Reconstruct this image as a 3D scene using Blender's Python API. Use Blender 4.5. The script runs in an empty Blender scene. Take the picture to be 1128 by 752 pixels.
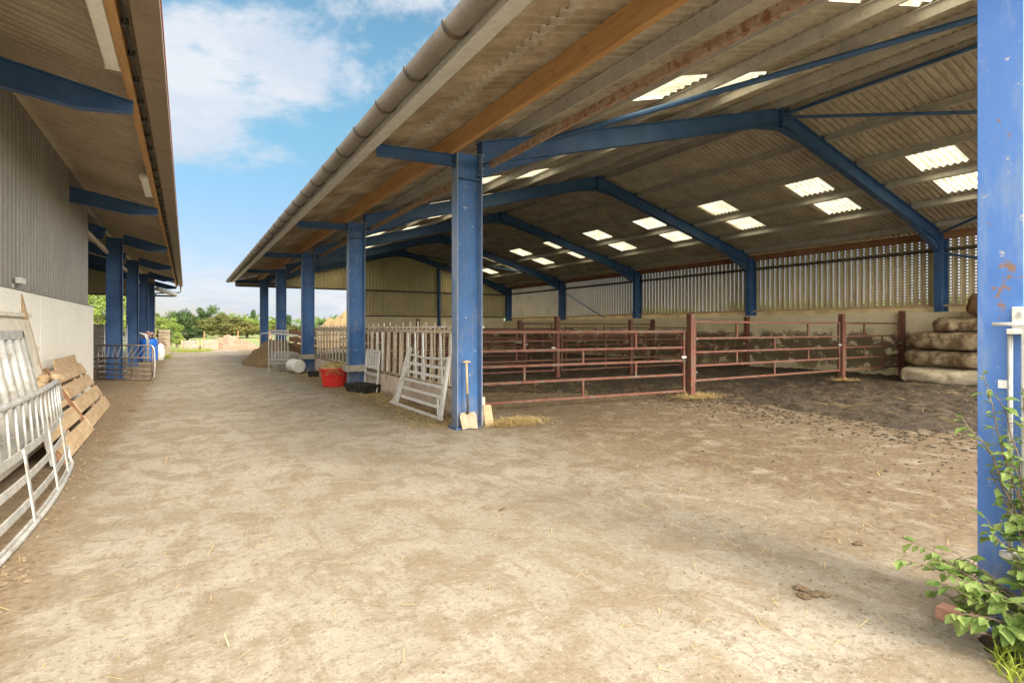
import bpy, math, random
from mathutils import Vector, Matrix, noise
V = Vector
R = math.radians
C = bpy.context.scene.collection
S = bpy.context.scene

# ------------------------------------------------------------------ camera constants
FPX, YAW, EYE = 607.0, math.atan(359/607.0), 1.5
cY, sY = math.cos(YAW), math.sin(YAW)
def ray(px, py):
    r = (px-564)/FPX
    return V((cY*r+sY, cY-sY*r, (361-py)/FPX))
def ground(px, py, z=0.0):
    d = ray(px, py); k = (z-EYE)/d.z
    return V((k*d.x, k*d.y, z))

# ------------------------------------------------------------------ materials
class NT:
    def __init__(s, m):
        s.t = m.node_tree; s.n = s.t.nodes; s.l = s.t.links
        s.co = s.n.new('ShaderNodeTexCoord')
    def link(s, a, b): s.l.new(a, b)
    def setin(s, sock, v):
        if hasattr(v, 'links') or isinstance(v, bpy.types.NodeSocket): s.l.new(v, sock)
        elif isinstance(v, (tuple, list)) and len(v) == 3 and sock.type == 'RGBA': sock.default_value = (*v, 1)
        else: sock.default_value = v
    def noise(s, scale, detail=6, rough=.6, vec=None, stretch=None, dist=0.0, col=False):
        n = s.n.new('ShaderNodeTexNoise'); n.inputs['Scale'].default_value = scale
        n.inputs['Detail'].default_value = detail; n.inputs['Roughness'].default_value = rough
        n.inputs['Distortion'].default_value = dist
        v = vec or s.co.outputs['Object']
        if stretch:
            mp = s.n.new('ShaderNodeMapping'); mp.inputs['Scale'].default_value = stretch
            s.link(v, mp.inputs['Vector']); v = mp.outputs[0]
        s.link(v, n.inputs['Vector'])
        return n.outputs['Color'] if col else n.outputs['Fac']
    def ramp(s, fac, a, b, smooth=True):
        m = s.n.new('ShaderNodeMapRange'); m.clamp = True
        if smooth: m.interpolation_type = 'SMOOTHSTEP'
        s.setin(m.inputs['Value'], fac); s.setin(m.inputs['From Min'], a); s.setin(m.inputs['From Max'], b)
        return m.outputs[0]
    def math(s, op, a, b=0.0, c=0.0):
        m = s.n.new('ShaderNodeMath'); m.operation = op
        s.setin(m.inputs[0], a); s.setin(m.inputs[1], b); s.setin(m.inputs[2], c)
        return m.outputs[0]
    def mix(s, f, a, b):
        m = s.n.new('ShaderNodeMix'); m.data_type = 'RGBA'
        s.setin(m.inputs['Factor'], f); s.setin(m.inputs['A'] if False else m.inputs[6], a); s.setin(m.inputs[7], b)
        return m.outputs[2]
    def xyz(s, v=None):
        n = s.n.new('ShaderNodeSeparateXYZ'); s.link(v or s.co.outputs['Object'], n.inputs[0]); return n.outputs
    def bump(s, h, strength=.4, dist=.02):
        b = s.n.new('ShaderNodeBump'); b.inputs['Strength'].default_value = strength; b.inputs['Distance'].default_value = dist
        s.link(h, b.inputs['Height']); return b.outputs[0]
def newmat(name):
    m = bpy.data.materials.new(name); m.use_nodes = True
    return m, NT(m), m.node_tree.nodes['Principled BSDF']
def weathered(name, base, alt, dirt=None, rough=.6, metal=0.0, s1=4, s2=25, d_lo=.55, d_hi=.68, bump=.25, bd=.01, stretch=None, dscale=7, spec=.4):
    m, n, p = newmat(name)
    c = n.mix(n.ramp(n.noise(s1, 5, .6, stretch=stretch), .35, .65), base, alt)
    fine = n.noise(s2, 4, .7, stretch=stretch)
    c = n.mix(n.math('MULTIPLY', n.ramp(fine, .35, .75), .35), c, tuple(x*.6 for x in base))
    if dirt:
        c = n.mix(n.ramp(n.noise(dscale, 8, .7), d_lo, d_hi), c, dirt)
    n.link(c, p.inputs['Base Color'])
    p.inputs['Metallic'].default_value = metal
    n.setin(p.inputs['Roughness'], n.math('ADD', n.math('MULTIPLY', fine, .3), rough-.12))
    p.inputs['Specular IOR Level'].default_value = spec
    n.link(n.bump(fine, bump, bd), p.inputs['Normal'])
    return m
M = {}
M['blue'] = weathered('blue_paint', (.026,.078,.20), (.042,.105,.24), (.13,.10,.075), .5, s1=2.2, s2=14, d_lo=.60, d_hi=.74, bump=.12, bd=.004, dscale=5)
M['blue_old'] = weathered('blue_paint_chipped', (.085,.21,.50), (.12,.26,.56), (.26,.11,.055), .45, s1=3, s2=20, d_lo=.655, d_hi=.70, bump=.12, bd=.003, dscale=8)
def mat_bluecol(name, a, b, faded, amt):
    m, n, p = newmat(name); x = n.xyz()
    c = n.mix(n.ramp(n.noise(2.0, 5, .6), .35, .65), a, b)
    st = n.noise(7, 8, .75, stretch=(1,1,.22))
    c = n.mix(n.math('MULTIPLY', n.ramp(st, .48, .70), amt), c, faded)
    c = n.mix(n.ramp(n.noise(11, 8, .75), .62, .66), c, (.36,.36,.36))
    c = n.mix(n.ramp(n.noise(6, 8, .72), .635, .67), c, (.20,.12,.08))
    low = n.ramp(n.math('ADD', x[2], n.math('MULTIPLY', n.noise(4, 6, .7), 1.6)), 1.45, .65)
    c = n.mix(n.math('MULTIPLY', low, .7), c, n.mix(n.ramp(n.noise(15,6,.7), .4, .6), (.10,.13,.20), (.25,.22,.18)))
    n.link(c, p.inputs['Base Color'])
    n.setin(p.inputs['Roughness'], n.math('ADD', n.math('MULTIPLY', st, .4), .35))
    n.link(n.bump(n.noise(12, 6, .7), .15, .004), p.inputs['Normal'])
    return m
M['blue_web'] = mat_bluecol('blue_paint_web', (.016,.085,.25), (.026,.12,.33), (.16,.19,.22), .62)
M['blue_flange'] = mat_bluecol('blue_paint_faded_skylit', (.10,.17,.30), (.17,.23,.35), (.28,.29,.30), .7)  # paler than the web: fading plus sky light put into the colour
M['blue_near'] = mat_bluecol('blue_paint_near', (.045,.135,.40), (.07,.175,.46), (.17,.25,.40), .75)
M['galv'] = weathered('galvanised_steel', (.40,.40,.38), (.52,.52,.50), (.30,.26,.20), .45, .55, s1=8, s2=40, d_lo=.6, d_hi=.75, bump=.1, bd=.002)
M['galv_dull'] = weathered('dull_galvanised_purlin', (.42,.41,.38), (.52,.50,.46), (.27,.22,.16), .5, .25, s1=3, s2=30, d_lo=.55, d_hi=.75, bump=.1, bd=.002)
M['galv_white'] = weathered('pale_galvanised', (.58,.57,.54), (.68,.67,.64), (.36,.31,.24), .5, .2, s1=9, s2=40, d_lo=.60, d_hi=.75, bump=.1, bd=.002)
M['galv_mid'] = weathered('weathered_galvanised', (.40,.395,.375), (.52,.51,.48), (.25,.22,.17), .5, .3, s1=9, s2=40, d_lo=.52, d_hi=.68, bump=.15, bd=.002)
M['rail'] = weathered('dusty_barrier_pipe', (.42,.34,.24), (.55,.49,.39), (.24,.13,.06), .6, .1, s1=7, s2=50, d_lo=.52, d_hi=.68, bump=.2, bd=.002)
M['rust'] = weathered('red_oxide_paint', (.115,.036,.022), (.17,.062,.040), (.12,.085,.06), .65, 0, s1=6, s2=40, d_lo=.46, d_hi=.62, bump=.25, bd=.003)
M['tie'] = weathered('rusty_tie', (.30,.19,.13), (.40,.32,.25), (.20,.09,.05), .6, .1, s1=9, s2=50, d_lo=.5, d_hi=.62, bump=.2, bd=.002, dscale=14)
M['timber'] = weathered('purlin_timber', (.38,.20,.075), (.46,.27,.11), (.22,.12,.05), .7, 0, s1=3, s2=22, d_lo=.55, d_hi=.75, bump=.3, bd=.004, stretch=(6,.6,6))
M['timber_grey'] = weathered('weathered_boards', (.40,.27,.15), (.50,.37,.23), (.22,.14,.08), .8, 0, s1=3, s2=30, bump=.5, bd=.005, stretch=(1,.7,6))
M['timber_pale'] = weathered('pale_board', (.58,.53,.43), (.66,.61,.51), (.36,.30,.20), .8, 0, s1=3, s2=20, bump=.2, bd=.003)
M['timber_dark'] = weathered('brown_timber', (.24,.11,.06), (.32,.17,.09), (.12,.07,.04), .75, 0, s1=3, s2=30, bump=.4, bd=.004)
M['white_wall'] = weathered('white_precast_panel', (.83,.80,.71), (.87,.84,.76), (.62,.57,.47), .75, 0, s1=1.2, s2=30, d_lo=.62, d_hi=.85, bump=.1, bd=.003, dscale=2.2)
M['grey_clad'] = weathered('grey_box_cladding', (.30,.28,.25), (.345,.32,.285), (.25,.22,.18), .5, .05, s1=.8, s2=30, d_lo=.58, d_hi=.85, bump=.04, bd=.002, dscale=2)
M['gable'] = weathered('olive_gable_cladding', (.52,.46,.28), (.60,.53,.34), (.36,.31,.17), .6, 0, s1=.7, s2=30, d_lo=.52, d_hi=.8, bump=.05, bd=.002, dscale=2)
M['gutter'] = weathered('grey_plastic_gutter', (.17,.15,.125), (.215,.19,.16), (.12,.11,.09), .5, 0, s1=2, s2=30, d_lo=.5, d_hi=.8, bump=.05, bd=.002)
M['gutterbrown'] = weathered('brown_box_gutter', (.22,.165,.115), (.26,.20,.14), (.17,.12,.08), .6, 0, s1=2, s2=30, d_lo=.5, d_hi=.8, bump=.05, bd=.002)
M['gutter_fringe'] = weathered('red_lip_fringe', (.42,.13,.13), (.48,.17,.17), None, .5)  # red edge colour stands in for a lens colour fringe
M['black'] = weathered('black_rubber', (.018,.017,.016), (.03,.028,.025), (.10,.085,.06), .55, 0, d_lo=.55, d_hi=.7)
M['concrete'] = weathered('grey_concrete', (.33,.30,.25), (.42,.385,.32), (.20,.16,.11), .85, 0, s1=3, s2=30, d_lo=.50, d_hi=.7, bump=.4, bd=.006, dscale=4)
M['stone'] = weathered('rubble_stone', (.34,.27,.18), (.45,.38,.28), (.20,.15,.09), .9, 0, s1=6, s2=30, bump=.5, bd=.01)
M['brick'] = weathered('pink_brick', (.33,.16,.11), (.40,.22,.16), (.2,.12,.09), .85, 0, s1=12, s2=50)
M['red'] = weathered('red_plastic', (.62,.025,.018), (.66,.04,.03), (.45,.25,.15), .4, 0, d_lo=.64, d_hi=.72, bump=.1, bd=.003, dscale=14)
M['barrelblue'] = weathered('blue_plastic', (.015,.12,.55), (.02,.15,.6), None, .4)
M['whiteplastic'] = weathered('white_plastic', (.66,.64,.58), (.7,.69,.64), (.45,.40,.30), .5, 0)
M['bale'] = weathered('dusty_bale', (.42,.32,.19), (.52,.42,.27), (.17,.11,.06), .9, 0, s1=2.5, s2=14, d_lo=.42, d_hi=.60, bump=1.0, bd=.05, stretch=(3,.8,5), dscale=3)
M['bale_white'] = weathered('pale_bale', (.52,.44,.30), (.60,.52,.38), (.25,.18,.11), .85, 0, s1=2, s2=14, d_lo=.5, d_hi=.75, bump=.7, bd=.02, stretch=(3,.8,5), dscale=3)
M['bale_brown'] = weathered('brown_bale', (.17,.10,.05), (.25,.15,.08), (.10,.06,.03), .9, 0, s1=6, s2=30, bump=.9, bd=.02)
M['straw'] = weathered('straw', (.46,.33,.12), (.56,.43,.2), (.3,.2,.08), .9, 0, s1=15, s2=60)
M['mstraw'] = weathered('soiled_straw', (.20,.14,.06), (.28,.21,.10), (.10,.07,.03), .9, 0, s1=3, s2=60)
M['heap'] = weathered('muck_heap', (.17,.11,.05), (.25,.17,.08), (.08,.05,.025), .95, 0, s1=5, s2=22, bump=1, bd=.05)
M['heap_far'] = weathered('rubble_heap', (.20,.13,.085), (.28,.20,.14), (.12,.08,.05), .95, 0, s1=3, s2=9, bump=1, bd=.08)
M['dung'] = weathered('dung', (.11,.075,.04), (.16,.11,.06), None, .9, 0, s1=20, s2=60, bump=.6)
M['crumb'] = weathered('dry_dirt', (.15,.11,.07), (.21,.16,.10), None, .95, 0, s1=20, s2=60, bump=.3)
M['light'] = weathered('light_fitting_plastic', (.72,.70,.62), (.78,.76,.7), None, .4)
M['bark'] = weathered('bark', (.12,.09,.06), (.17,.13,.09), None, .9, 0, s1=8, s2=30)
M['steel_dark'] = weathered('dark_steel', (.07,.06,.05), (.10,.085,.07), (.14,.08,.05), .6, .3)
M['wood_handle'] = weathered('ash_handle', (.50,.37,.20), (.58,.45,.27), None, .6)
M['hurdle'] = weathered('brown_steel_hurdle', (.16,.115,.085), (.24,.19,.15), (.34,.30,.26), .5, .4, s1=8, s2=40)
M['paper'] = weathered('white_sticker', (.78,.78,.76), (.8,.8,.78), None, .6)
M['flower'] = weathered('faded_flowers', (.55,.22,.16), (.62,.55,.45), (.25,.35,.12), .8, 0, s1=30, s2=60)

def ribshade(name, axis, pitch, col, amt=.6):
    # rib shading of a box-profile sheet, put into the colour as dark lines
    m = M[name]; n = NT(m); p = n.n['Principled BSDF']; x = n.xyz()
    src = p.inputs['Base Color'].links[0].from_socket
    f = n.math('FRACT', n.math('DIVIDE', x[axis], pitch))
    g = n.math('MAXIMUM', n.ramp(n.math('ABSOLUTE', n.math('SUBTRACT', f, .06)), .085, .02), n.ramp(n.math('ABSOLUTE', n.math('SUBTRACT', f, .46)), .085, .02))
    c = n.mix(n.math('MULTIPLY', g, n.math('MULTIPLY', n.ramp(n.noise(3, 6, .7, stretch=(1,1,.4)), .15, .6), amt)), src, col)
    n.link(c, p.inputs['Base Color'])
ribshade('gable', 0, .2, (.10,.08,.035), .75)
ribshade('grey_clad', 1, .2, (.095,.08,.06), .75)
def leafmat(name, a, b, tr=.35, s1=.35):
    m, n, p = newmat(name)
    c = n.mix(n.ramp(n.noise(s1, 3, .6), .35, .65), a, b)
    inf = n.n.new('ShaderNodeObjectInfo')
    c = n.mix(n.math('MULTIPLY', n.ramp(n.noise(s1*14, 3, .6), .4, .7), .5), c, tuple(x*.55 for x in a))
    n.link(c, p.inputs['Base Color']); p.inputs['Roughness'].default_value = .6
    p.inputs['Specular IOR Level'].default_value = .25
    t = n.n.new('ShaderNodeBsdfTranslucent'); n.link(c, t.inputs['Color'])
    mx = n.n.new('ShaderNodeMixShader'); mx.inputs[0].default_value = tr
    n.link(p.outputs[0], mx.inputs[1]); n.link(t.outputs[0], mx.inputs[2])
    n.link(mx.outputs[0], n.n['Material Output'].inputs['Surface'])
    return m
M['leaf_dark'] = leafmat('leaf_dark', (.035,.075,.022), (.06,.10,.03))
M['leaf_mid'] = leafmat('leaf_mid', (.07,.125,.03), (.11,.15,.04))
M['leaf_olive'] = leafmat('leaf_olive', (.13,.14,.04), (.18,.16,.05))
M['leaf_light'] = leafmat('leaf_light', (.17,.24,.045), (.26,.31,.07))
M['leaf_near'] = leafmat('leaf_near', (.12,.21,.045), (.30,.37,.12), .45, 11)
M['leaf_yellow'] = leafmat('leaf_yellow', (.26,.34,.04), (.36,.40,.07), .4, 4)

def mat_roof(name='fibre_cement_sheet', a=(.42,.35,.26), b=(.50,.43,.33), d=(.27,.20,.125)):
    m, n, p = newmat(name)
    c = n.mix(n.ramp(n.noise(1.1, 5, .65), .35, .68), a, b)
    c = n.mix(n.math('MULTIPLY', n.ramp(n.noise(3, 6, .7, stretch=(.5,4,.5)), .48, .75), .75), c, d)
    c = n.mix(n.math('MULTIPLY', n.ramp(n.noise(30, 4, .7), .4, .8), .35), c, (.12,.09,.06))
    x = n.xyz()   # corrugation shading put into the colour: darker along every trough
    g = n.math('SINE', n.math('MULTIPLY', x[1], 2*math.pi/.146))
    c = n.mix(n.math('MULTIPLY', n.ramp(g, .1, 1.0), n.ramp(n.noise(2, 4, .6), .2, .75)), c, tuple(q*.72 for q in d))
    n.link(c, p.inputs['Base Color']); p.inputs['Roughness'].default_value = .85
    n.link(n.bump(n.noise(60, 4, .7), .2, .004), p.inputs['Normal'])
    return m
M['roof'] = mat_roof()
M['roof_in'] = mat_roof('fibre_cement_sheet_pale', (.47,.435,.365), (.55,.51,.43), (.31,.27,.205))  # inner sheets, paler and greyer than the canopy

def mat_sky_sheet():
    m, n, p = newmat('translucent_rooflight')
    n.n.remove(p)
    c = n.mix(n.ramp(n.noise(2.5, 6, .7), .40, .66), (.86,.80,.60), (.66,.58,.36))
    t = n.n.new('ShaderNodeBsdfTranslucent'); n.link(c, t.inputs['Color'])
    d = n.n.new('ShaderNodeBsdfTransparent'); n.link(c, d.inputs['Color'])
    mx = n.n.new('ShaderNodeMixShader'); mx.inputs[0].default_value = .22
    n.link(t.outputs[0], mx.inputs[1]); n.link(d.outputs[0], mx.inputs[2])
    n.link(mx.outputs[0], n.n['Material Output'].inputs['Surface'])
    return m
M['rooflight'] = mat_sky_sheet()
def mat_strip():
    m, n, p = newmat('pale_translucent_strip')
    c = n.mix(n.ramp(n.noise(2, 5, .6), .4, .65), (.62,.55,.40), (.46,.39,.26))
    n.link(c, p.inputs['Base Color'])
    t = n.n.new('ShaderNodeBsdfTranslucent'); n.link(c, t.inputs['Color'])
    mx = n.n.new('ShaderNodeMixShader'); mx.inputs[0].default_value = .35
    n.link(p.outputs[0], mx.inputs[1]); n.link(t.outputs[0], mx.inputs[2]); n.link(mx.outputs[0], n.n['Material Output'].inputs['Surface'])
    return m
M['strip'] = mat_strip()

def mat_vent():
    # metal box-profile sheet punched with rows of small slots (object Y along wall, Z up)
    m, n, p = newmat('punched_vent_sheet')
    x = n.xyz()
    fy = n.math('FRACT', n.math('DIVIDE', x[1], .2))
    fz = n.math('FRACT', n.math('DIVIDE', x[2], .088))
    hole = n.math('MULTIPLY', n.math('COMPARE', fy, .24, .10), n.math('COMPARE', fz, .5, .20))
    c = n.mix(n.ramp(n.noise(1.0, 5, .6), .35, .65), (.50,.43,.28), (.58,.51,.36))
    c = n.mix(n.ramp(n.noise(4, 6, .7, stretch=(1,4,.5)), .55, .8), c, (.24,.20,.11))
    n.link(c, p.inputs['Base Color']); p.inputs['Roughness'].default_value = .55; p.inputs['Metallic'].default_value = .2
    t = n.n.new('ShaderNodeBsdfTransparent')
    mx = n.n.new('ShaderNodeMixShader'); n.link(hole, mx.inputs[0])
    n.link(p.outputs[0], mx.inputs[1]); n.link(t.outputs[0], mx.inputs[2])
    n.link(mx.outputs[0], n.n['Material Output'].inputs['Surface'])
    return m
M['vent'] = mat_vent()

def mat_stained():
    # precast wall, brown splash staining up to about 1.3 m
    m, n, p = newmat('stained_precast_wall')
    x = n.xyz()
    c = n.mix(n.ramp(n.noise(1.3, 5, .6), .35, .65), (.62,.55,.37), (.70,.62,.45))
    big = n.noise(1.4, 8, .72, stretch=(1,1,1.4))
    # stain grows dense around z 0.5-1.25
    band = n.math('MULTIPLY', n.ramp(x[2], 1.62, .95), n.ramp(x[2], -.1, .5))
    st = n.ramp(n.math('ADD', big, n.math('MULTIPLY', band, .16)), .555, .62)
    st = n.math('MULTIPLY', st, n.ramp(n.math('ADD', x[2], n.math('MULTIPLY', n.noise(6,5,.7), .5)), 1.85, 1.45))
    c = n.mix(n.math('MULTIPLY', st, .9), c, (.095,.06,.028))
    c = n.mix(n.ramp(n.noise(9, 8, .75), .60, .72), c, (.22,.16,.08))
    low = n.ramp(n.math('ADD', x[2], n.math('MULTIPLY', n.noise(3,5,.7), .5)), .75, .35)
    c = n.mix(n.math('MULTIPLY', low, .45), c, (.34,.28,.15))
    n.link(c, p.inputs['Base Color']); p.inputs['Roughness'].default_value = .85
    n.link(n.bump(n.noise(20, 6, .7), .4, .01), p.inputs['Normal'])
    return m
M['stained'] = mat_stained()

def mat_yard():
    m, n, p = newmat('dusty_concrete_yard')
    x = n.xyz()
    L = n.noise(.45, 5, .6, dist=.4)
    mid = n.noise(2.4, 8, .68, dist=.5)
    st = n.noise(2.2, 7, .7, stretch=(3.2,.75,1), dist=.3)
    fine = n.noise(17, 8, .78)
    grain = n.noise(90, 5, .8)
    c = n.mix(n.ramp(L, .36, .64), (.235,.205,.155), (.31,.275,.22))
    c = n.mix(n.math('MULTIPLY', n.ramp(mid, .45, .60), .78), c, (.19,.148,.098))
    c = n.mix(n.math('MULTIPLY', n.ramp(st, .50, .66), .65), c, (.185,.14,.088))
    c = n.mix(n.math('MULTIPLY', n.ramp(fine, .52, .64), .75), c, (.15,.112,.07))
    c = n.mix(n.math('MULTIPLY', n.ramp(fine, .44, .33), .45), c, (.46,.42,.34))
    c = n.mix(n.math('MULTIPLY', n.ramp(grain, .54, .70), .75), c, (.13,.098,.062))
    sp = n.noise(42, 6, .8)
    c = n.mix(n.math('MULTIPLY', n.ramp(sp, .55, .62), .70), c, (.115,.085,.055))
    c = n.mix(n.math('MULTIPLY', n.ramp(sp, .42, .36), .45), c, (.47,.43,.35))
    cr = n.n.new('ShaderNodeTexVoronoi'); cr.feature = 'DISTANCE_TO_EDGE'; cr.inputs['Scale'].default_value = .38
    wv = n.n.new('ShaderNodeVectorMath'); wv.operation = 'ADD'; n.link(x_ := n.co.outputs['Object'], wv.inputs[0]); n.link(n.noise(1.3, 6, .65, col=True), wv.inputs[1]); n.link(wv.outputs[0], cr.inputs['Vector'])
    crk = n.math('MULTIPLY', n.ramp(cr.outputs['Distance'], .007, .001), n.ramp(n.noise(.9, 3, .5), .45, .55))
    c = n.mix(n.math('MULTIPLY', crk, .35), c, (.09,.065,.04))
    # earth verge along the left wall
    wob = n.math('MULTIPLY', n.math('SUBTRACT', n.noise(1.6, 6, .7), .5), 1.1)
    v = n.ramp(n.math('ADD', x[0], wob), -.55, -.95)
    v = n.math('MULTIPLY', v, n.ramp(x[1], 60, 50))
    earth = n.mix(n.ramp(fine, .4, .65), (.205,.145,.085), (.105,.072,.04))
    c = n.mix(n.math('MULTIPLY', v, .85), c, earth)
    # dirtier inside the right barn towards the pens, and by the barrier
    wb = n.math('MULTIPLY', n.math('SUBTRACT', n.noise(.9, 7, .7, dist=.5), .5), 3.6)
    d = n.ramp(n.math('ADD', n.math('ADD', x[0], n.math('MULTIPLY', x[1], -.06)), wb), 2.9, 4.9)
    d = n.math('MULTIPLY', d, n.ramp(n.noise(3.2, 7, .7, dist=.6), .26, .54))
    c = n.mix(n.math('MULTIPLY', d, .92), c, n.mix(n.ramp(fine, .4, .65), (.15,.105,.062), (.07,.048,.028)))
    # litter strip along the feed barrier
    e = n.math('MULTIPLY', n.ramp(n.math('ADD', x[0], wob), 2.55, 3.2), n.ramp(x[0], 4.3, 3.9))
    e = n.math('MULTIPLY', e, n.ramp(n.math('ADD', x[1], wob), 6.7, 8.2))
    c = n.mix(n.math('MULTIPLY', e, .8), c, n.mix(n.ramp(fine, .4, .62), (.20,.155,.085), (.10,.072,.036)))
    n.link(c, p.inputs['Base Color'])
    n.setin(p.inputs['Roughness'], .9); p.inputs['Specular IOR Level'].default_value = .25
    h = n.math('ADD', n.math('MULTIPLY', fine, .8), n.math('ADD', n.math('MULTIPLY', grain, .35), n.math('MULTIPLY', mid, 1.6)))
    n.link(n.bump(h, .5, .018), p.inputs['Normal'])
    return m
M['yard'] = mat_yard()
def mat_muck():
    m, n, p = newmat('trodden_muck')
    a = n.noise(1.1, 7, .7, dist=.6); f = n.noise(9, 8, .75, stretch=(2.2,1,1)); g = n.noise(40, 6, .8)
    c = n.mix(n.ramp(f, .42, .60), (.020,.013,.007), (.080,.052,.026))
    c = n.mix(n.math('MULTIPLY', n.ramp(a, .52, .68), .55), c, (.21,.155,.072))
    c = n.mix(n.math('MULTIPLY', n.ramp(g, .58, .70), .5), c, (.26,.19,.09))
    n.link(c, p.inputs['Base Color']); n.setin(p.inputs['Roughness'], n.ramp(f, .3, .6)); p.inputs['Roughness'].default_value = .8
    for l in list(p.inputs['Roughness'].links): n.l.remove(l)
    n.link(n.bump(n.math('ADD', f, n.math('MULTIPLY', g, .4)), .9, .06), p.inputs['Normal'])
    return m
M['muck'] = mat_muck()
def mat_field():
    m, n, p = newmat('rough_grass_field')
    c = n.mix(n.ramp(n.noise(.12, 6, .7), .4, .65), (.12,.15,.04), (.19,.20,.07))
    c = n.mix(n.math('MULTIPLY', n.ramp(n.noise(3, 7, .75), .5, .7), .6), c, (.10,.12,.035))
    n.link(c, p.inputs['Base Color']); p.inputs['Roughness'].default_value = .95
    n.link(n.bump(n.noise(6, 6, .8), .7, .08), p.inputs['Normal'])
    return m
M['field'] = mat_field()

# ------------------------------------------------------------------ mesh builder
class MB:
    def __init__(s): s.v = []; s.f = []; s.T = None
    def add(s, vs, fs):
        b = len(s.v)
        for q in vs:
            q = V(q); s.v.append(s.T @ q if s.T else q)
        s.f += [tuple(b+i for i in f) for f in fs]
    def box(s, lo, hi):
        x0,y0,z0 = lo; x1,y1,z1 = hi
        s.add([(x0,y0,z0),(x1,y0,z0),(x1,y1,z0),(x0,y1,z0),(x0,y0,z1),(x1,y0,z1),(x1,y1,z1),(x0,y1,z1)],
              [(0,3,2,1),(4,5,6,7),(0,1,5,4),(1,2,6,5),(2,3,7,6),(3,0,4,7)])
    def bar(s, p, q, w, h, up=(0,0,1)):
        p = V(p); q = V(q); d = (q-p).normalized(); u = V(up)
        a = d.cross(u)
        if a.length < 1e-4: a = d.cross(V((1,0,0)))
        a.normalize(); u = a.cross(d).normalized()
        vs = []
        for c in (p, q):
            for i, j in ((-1,-1),(1,-1),(1,1),(-1,1)): vs.append(c + a*(i*w/2) + u*(j*h/2))
        s.add(vs, [(0,3,2,1),(4,5,6,7),(0,1,5,4),(1,2,6,5),(2,3,7,6),(3,0,4,7)])
    def prism(s, prof, p, q, ax, ay):
        # profile (x,y) list in axes ax, ay swept p->q
        p = V(p); q = V(q); ax = V(ax); ay = V(ay); n = len(prof)
        vs = [p+ax*a+ay*b for a, b in prof] + [q+ax*a+ay*b for a, b in prof]
        fs = [(i, (i+1) % n, n+(i+1) % n, n+i) for i in range(n)] + [tuple(range(n))[::-1], tuple(range(n, 2*n))]
        s.add(vs, fs)
    def ibeam(s, p, q, dep, depth, width, tf=.016, tw=.012):
        p = V(p); q = V(q); d = (q-p).normalized(); dep = V(dep); dep = (dep - d*dep.dot(d)).normalized(); w = d.cross(dep).normalized()
        D, W = depth/2, width/2; t = tf; k = tw/2
        prof = [(-W,-D),(W,-D),(W,-D+t),(k,-D+t),(k,D-t),(W,D-t),(W,D),(-W,D),(-W,D-t),(-k,D-t),(-k,-D+t),(-W,-D+t)]
        s.prism(prof, p, q, w, dep)
    def tube(s, pts, r, n=8, caps=True):
        pts = [V(p) for p in pts]; rs = r if isinstance(r, (list, tuple)) else [r]*len(pts)
        ref = None; vs = []
        for i, p in enumerate(pts):
            d = ((pts[min(i+1, len(pts)-1)]-p).normalized() + (p-pts[max(i-1, 0)]).normalized()).normalized()
            if ref is None:
                ref = d.orthogonal().normalized()
            ref = (ref - d*ref.dot(d)).normalized(); b = d.cross(ref)
            for k in range(n):
                a = 2*math.pi*k/n; vs.append(p + ref*(math.cos(a)*rs[i]) + b*(math.sin(a)*rs[i]))
        fs = []
        for i in range(len(pts)-1):
            for k in range(n): fs.append((i*n+k, i*n+(k+1) % n, (i+1)*n+(k+1) % n, (i+1)*n+k))
        if caps: fs += [tuple(range(n))[::-1], tuple(range((len(pts)-1)*n, len(pts)*n))]
        s.add(vs, fs)
    def lathe(s, prof, c, n=24):
        c = V(c); vs = []; fs = []
        for r, z in prof:
            for k in range(n):
                a = 2*math.pi*k/n; vs.append(c+V((r*math.cos(a), r*math.sin(a), z)))
        for i in range(len(prof)-1):
            for k in range(n): fs.append((i*n+k, i*n+(k+1) % n, (i+1)*n+(k+1) % n, (i+1)*n+k))
        fs += [tuple(range(n))[::-1], tuple(range((len(prof)-1)*n, len(prof)*n))]
        s.add(vs, fs)
    def blob(s, c, r, sc=(1,1,1), n=6, amp=.25, seed=0, fr=1.5):
        c = V(c); vs = []; fs = []; m = n*2
        for i in range(n+1):
            th = math.pi*i/n
            for k in range(m):
                ph = 2*math.pi*k/m
                d = V((math.sin(th)*math.cos(ph), math.sin(th)*math.sin(ph), math.cos(th)))
                q = r*(1+amp*noise.noise(d*fr+V((seed*7.3, seed*3.1, seed))))
                vs.append(c+V((d.x*q*sc[0], d.y*q*sc[1], d.z*q*sc[2])))
        for i in range(n):
            for k in range(m): fs.append((i*m+k, (i+1)*m+k, (i+1)*m+(k+1) % m, i*m+(k+1) % m))
        s.add(vs, fs)
    def build(s, name, mat, parent=None, smooth=False, bevel=0, solid=0):
        off = V((0,0,0)); o = parent
        while o is not None: off += o.location; o = o.parent
        me = bpy.data.meshes.new(name)
        me.from_pydata([tuple(v-off) for v in s.v], [], s.f); me.update()
        me.materials.append(M[mat] if isinstance(mat, str) else mat)
        if smooth: me.polygons.foreach_set('use_smooth', [True]*len(me.polygons))
        ob = bpy.data.objects.new(name, me); C.objects.link(ob); ob.parent = parent
        if bevel:
            b = ob.modifiers.new('bevel', 'BEVEL'); b.width = bevel; b.segments = 2; b.limit_method = 'ANGLE'
        if solid:
            b = ob.modifiers.new('solid', 'SOLIDIFY'); b.thickness = solid
        return ob
def tag(o, label=None, cat=None, group=None, kind=None):
    if label: o['label'] = label
    if cat: o['category'] = cat
    if group: o['group'] = group
    if kind: o['kind'] = kind
    return o
def thing(name, loc, label, cat, group=None):
    o = bpy.data.objects.new(name, None); C.objects.link(o); o.location = V(loc); o.empty_display_size = .2
    return tag(o, label, cat, group)
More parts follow.
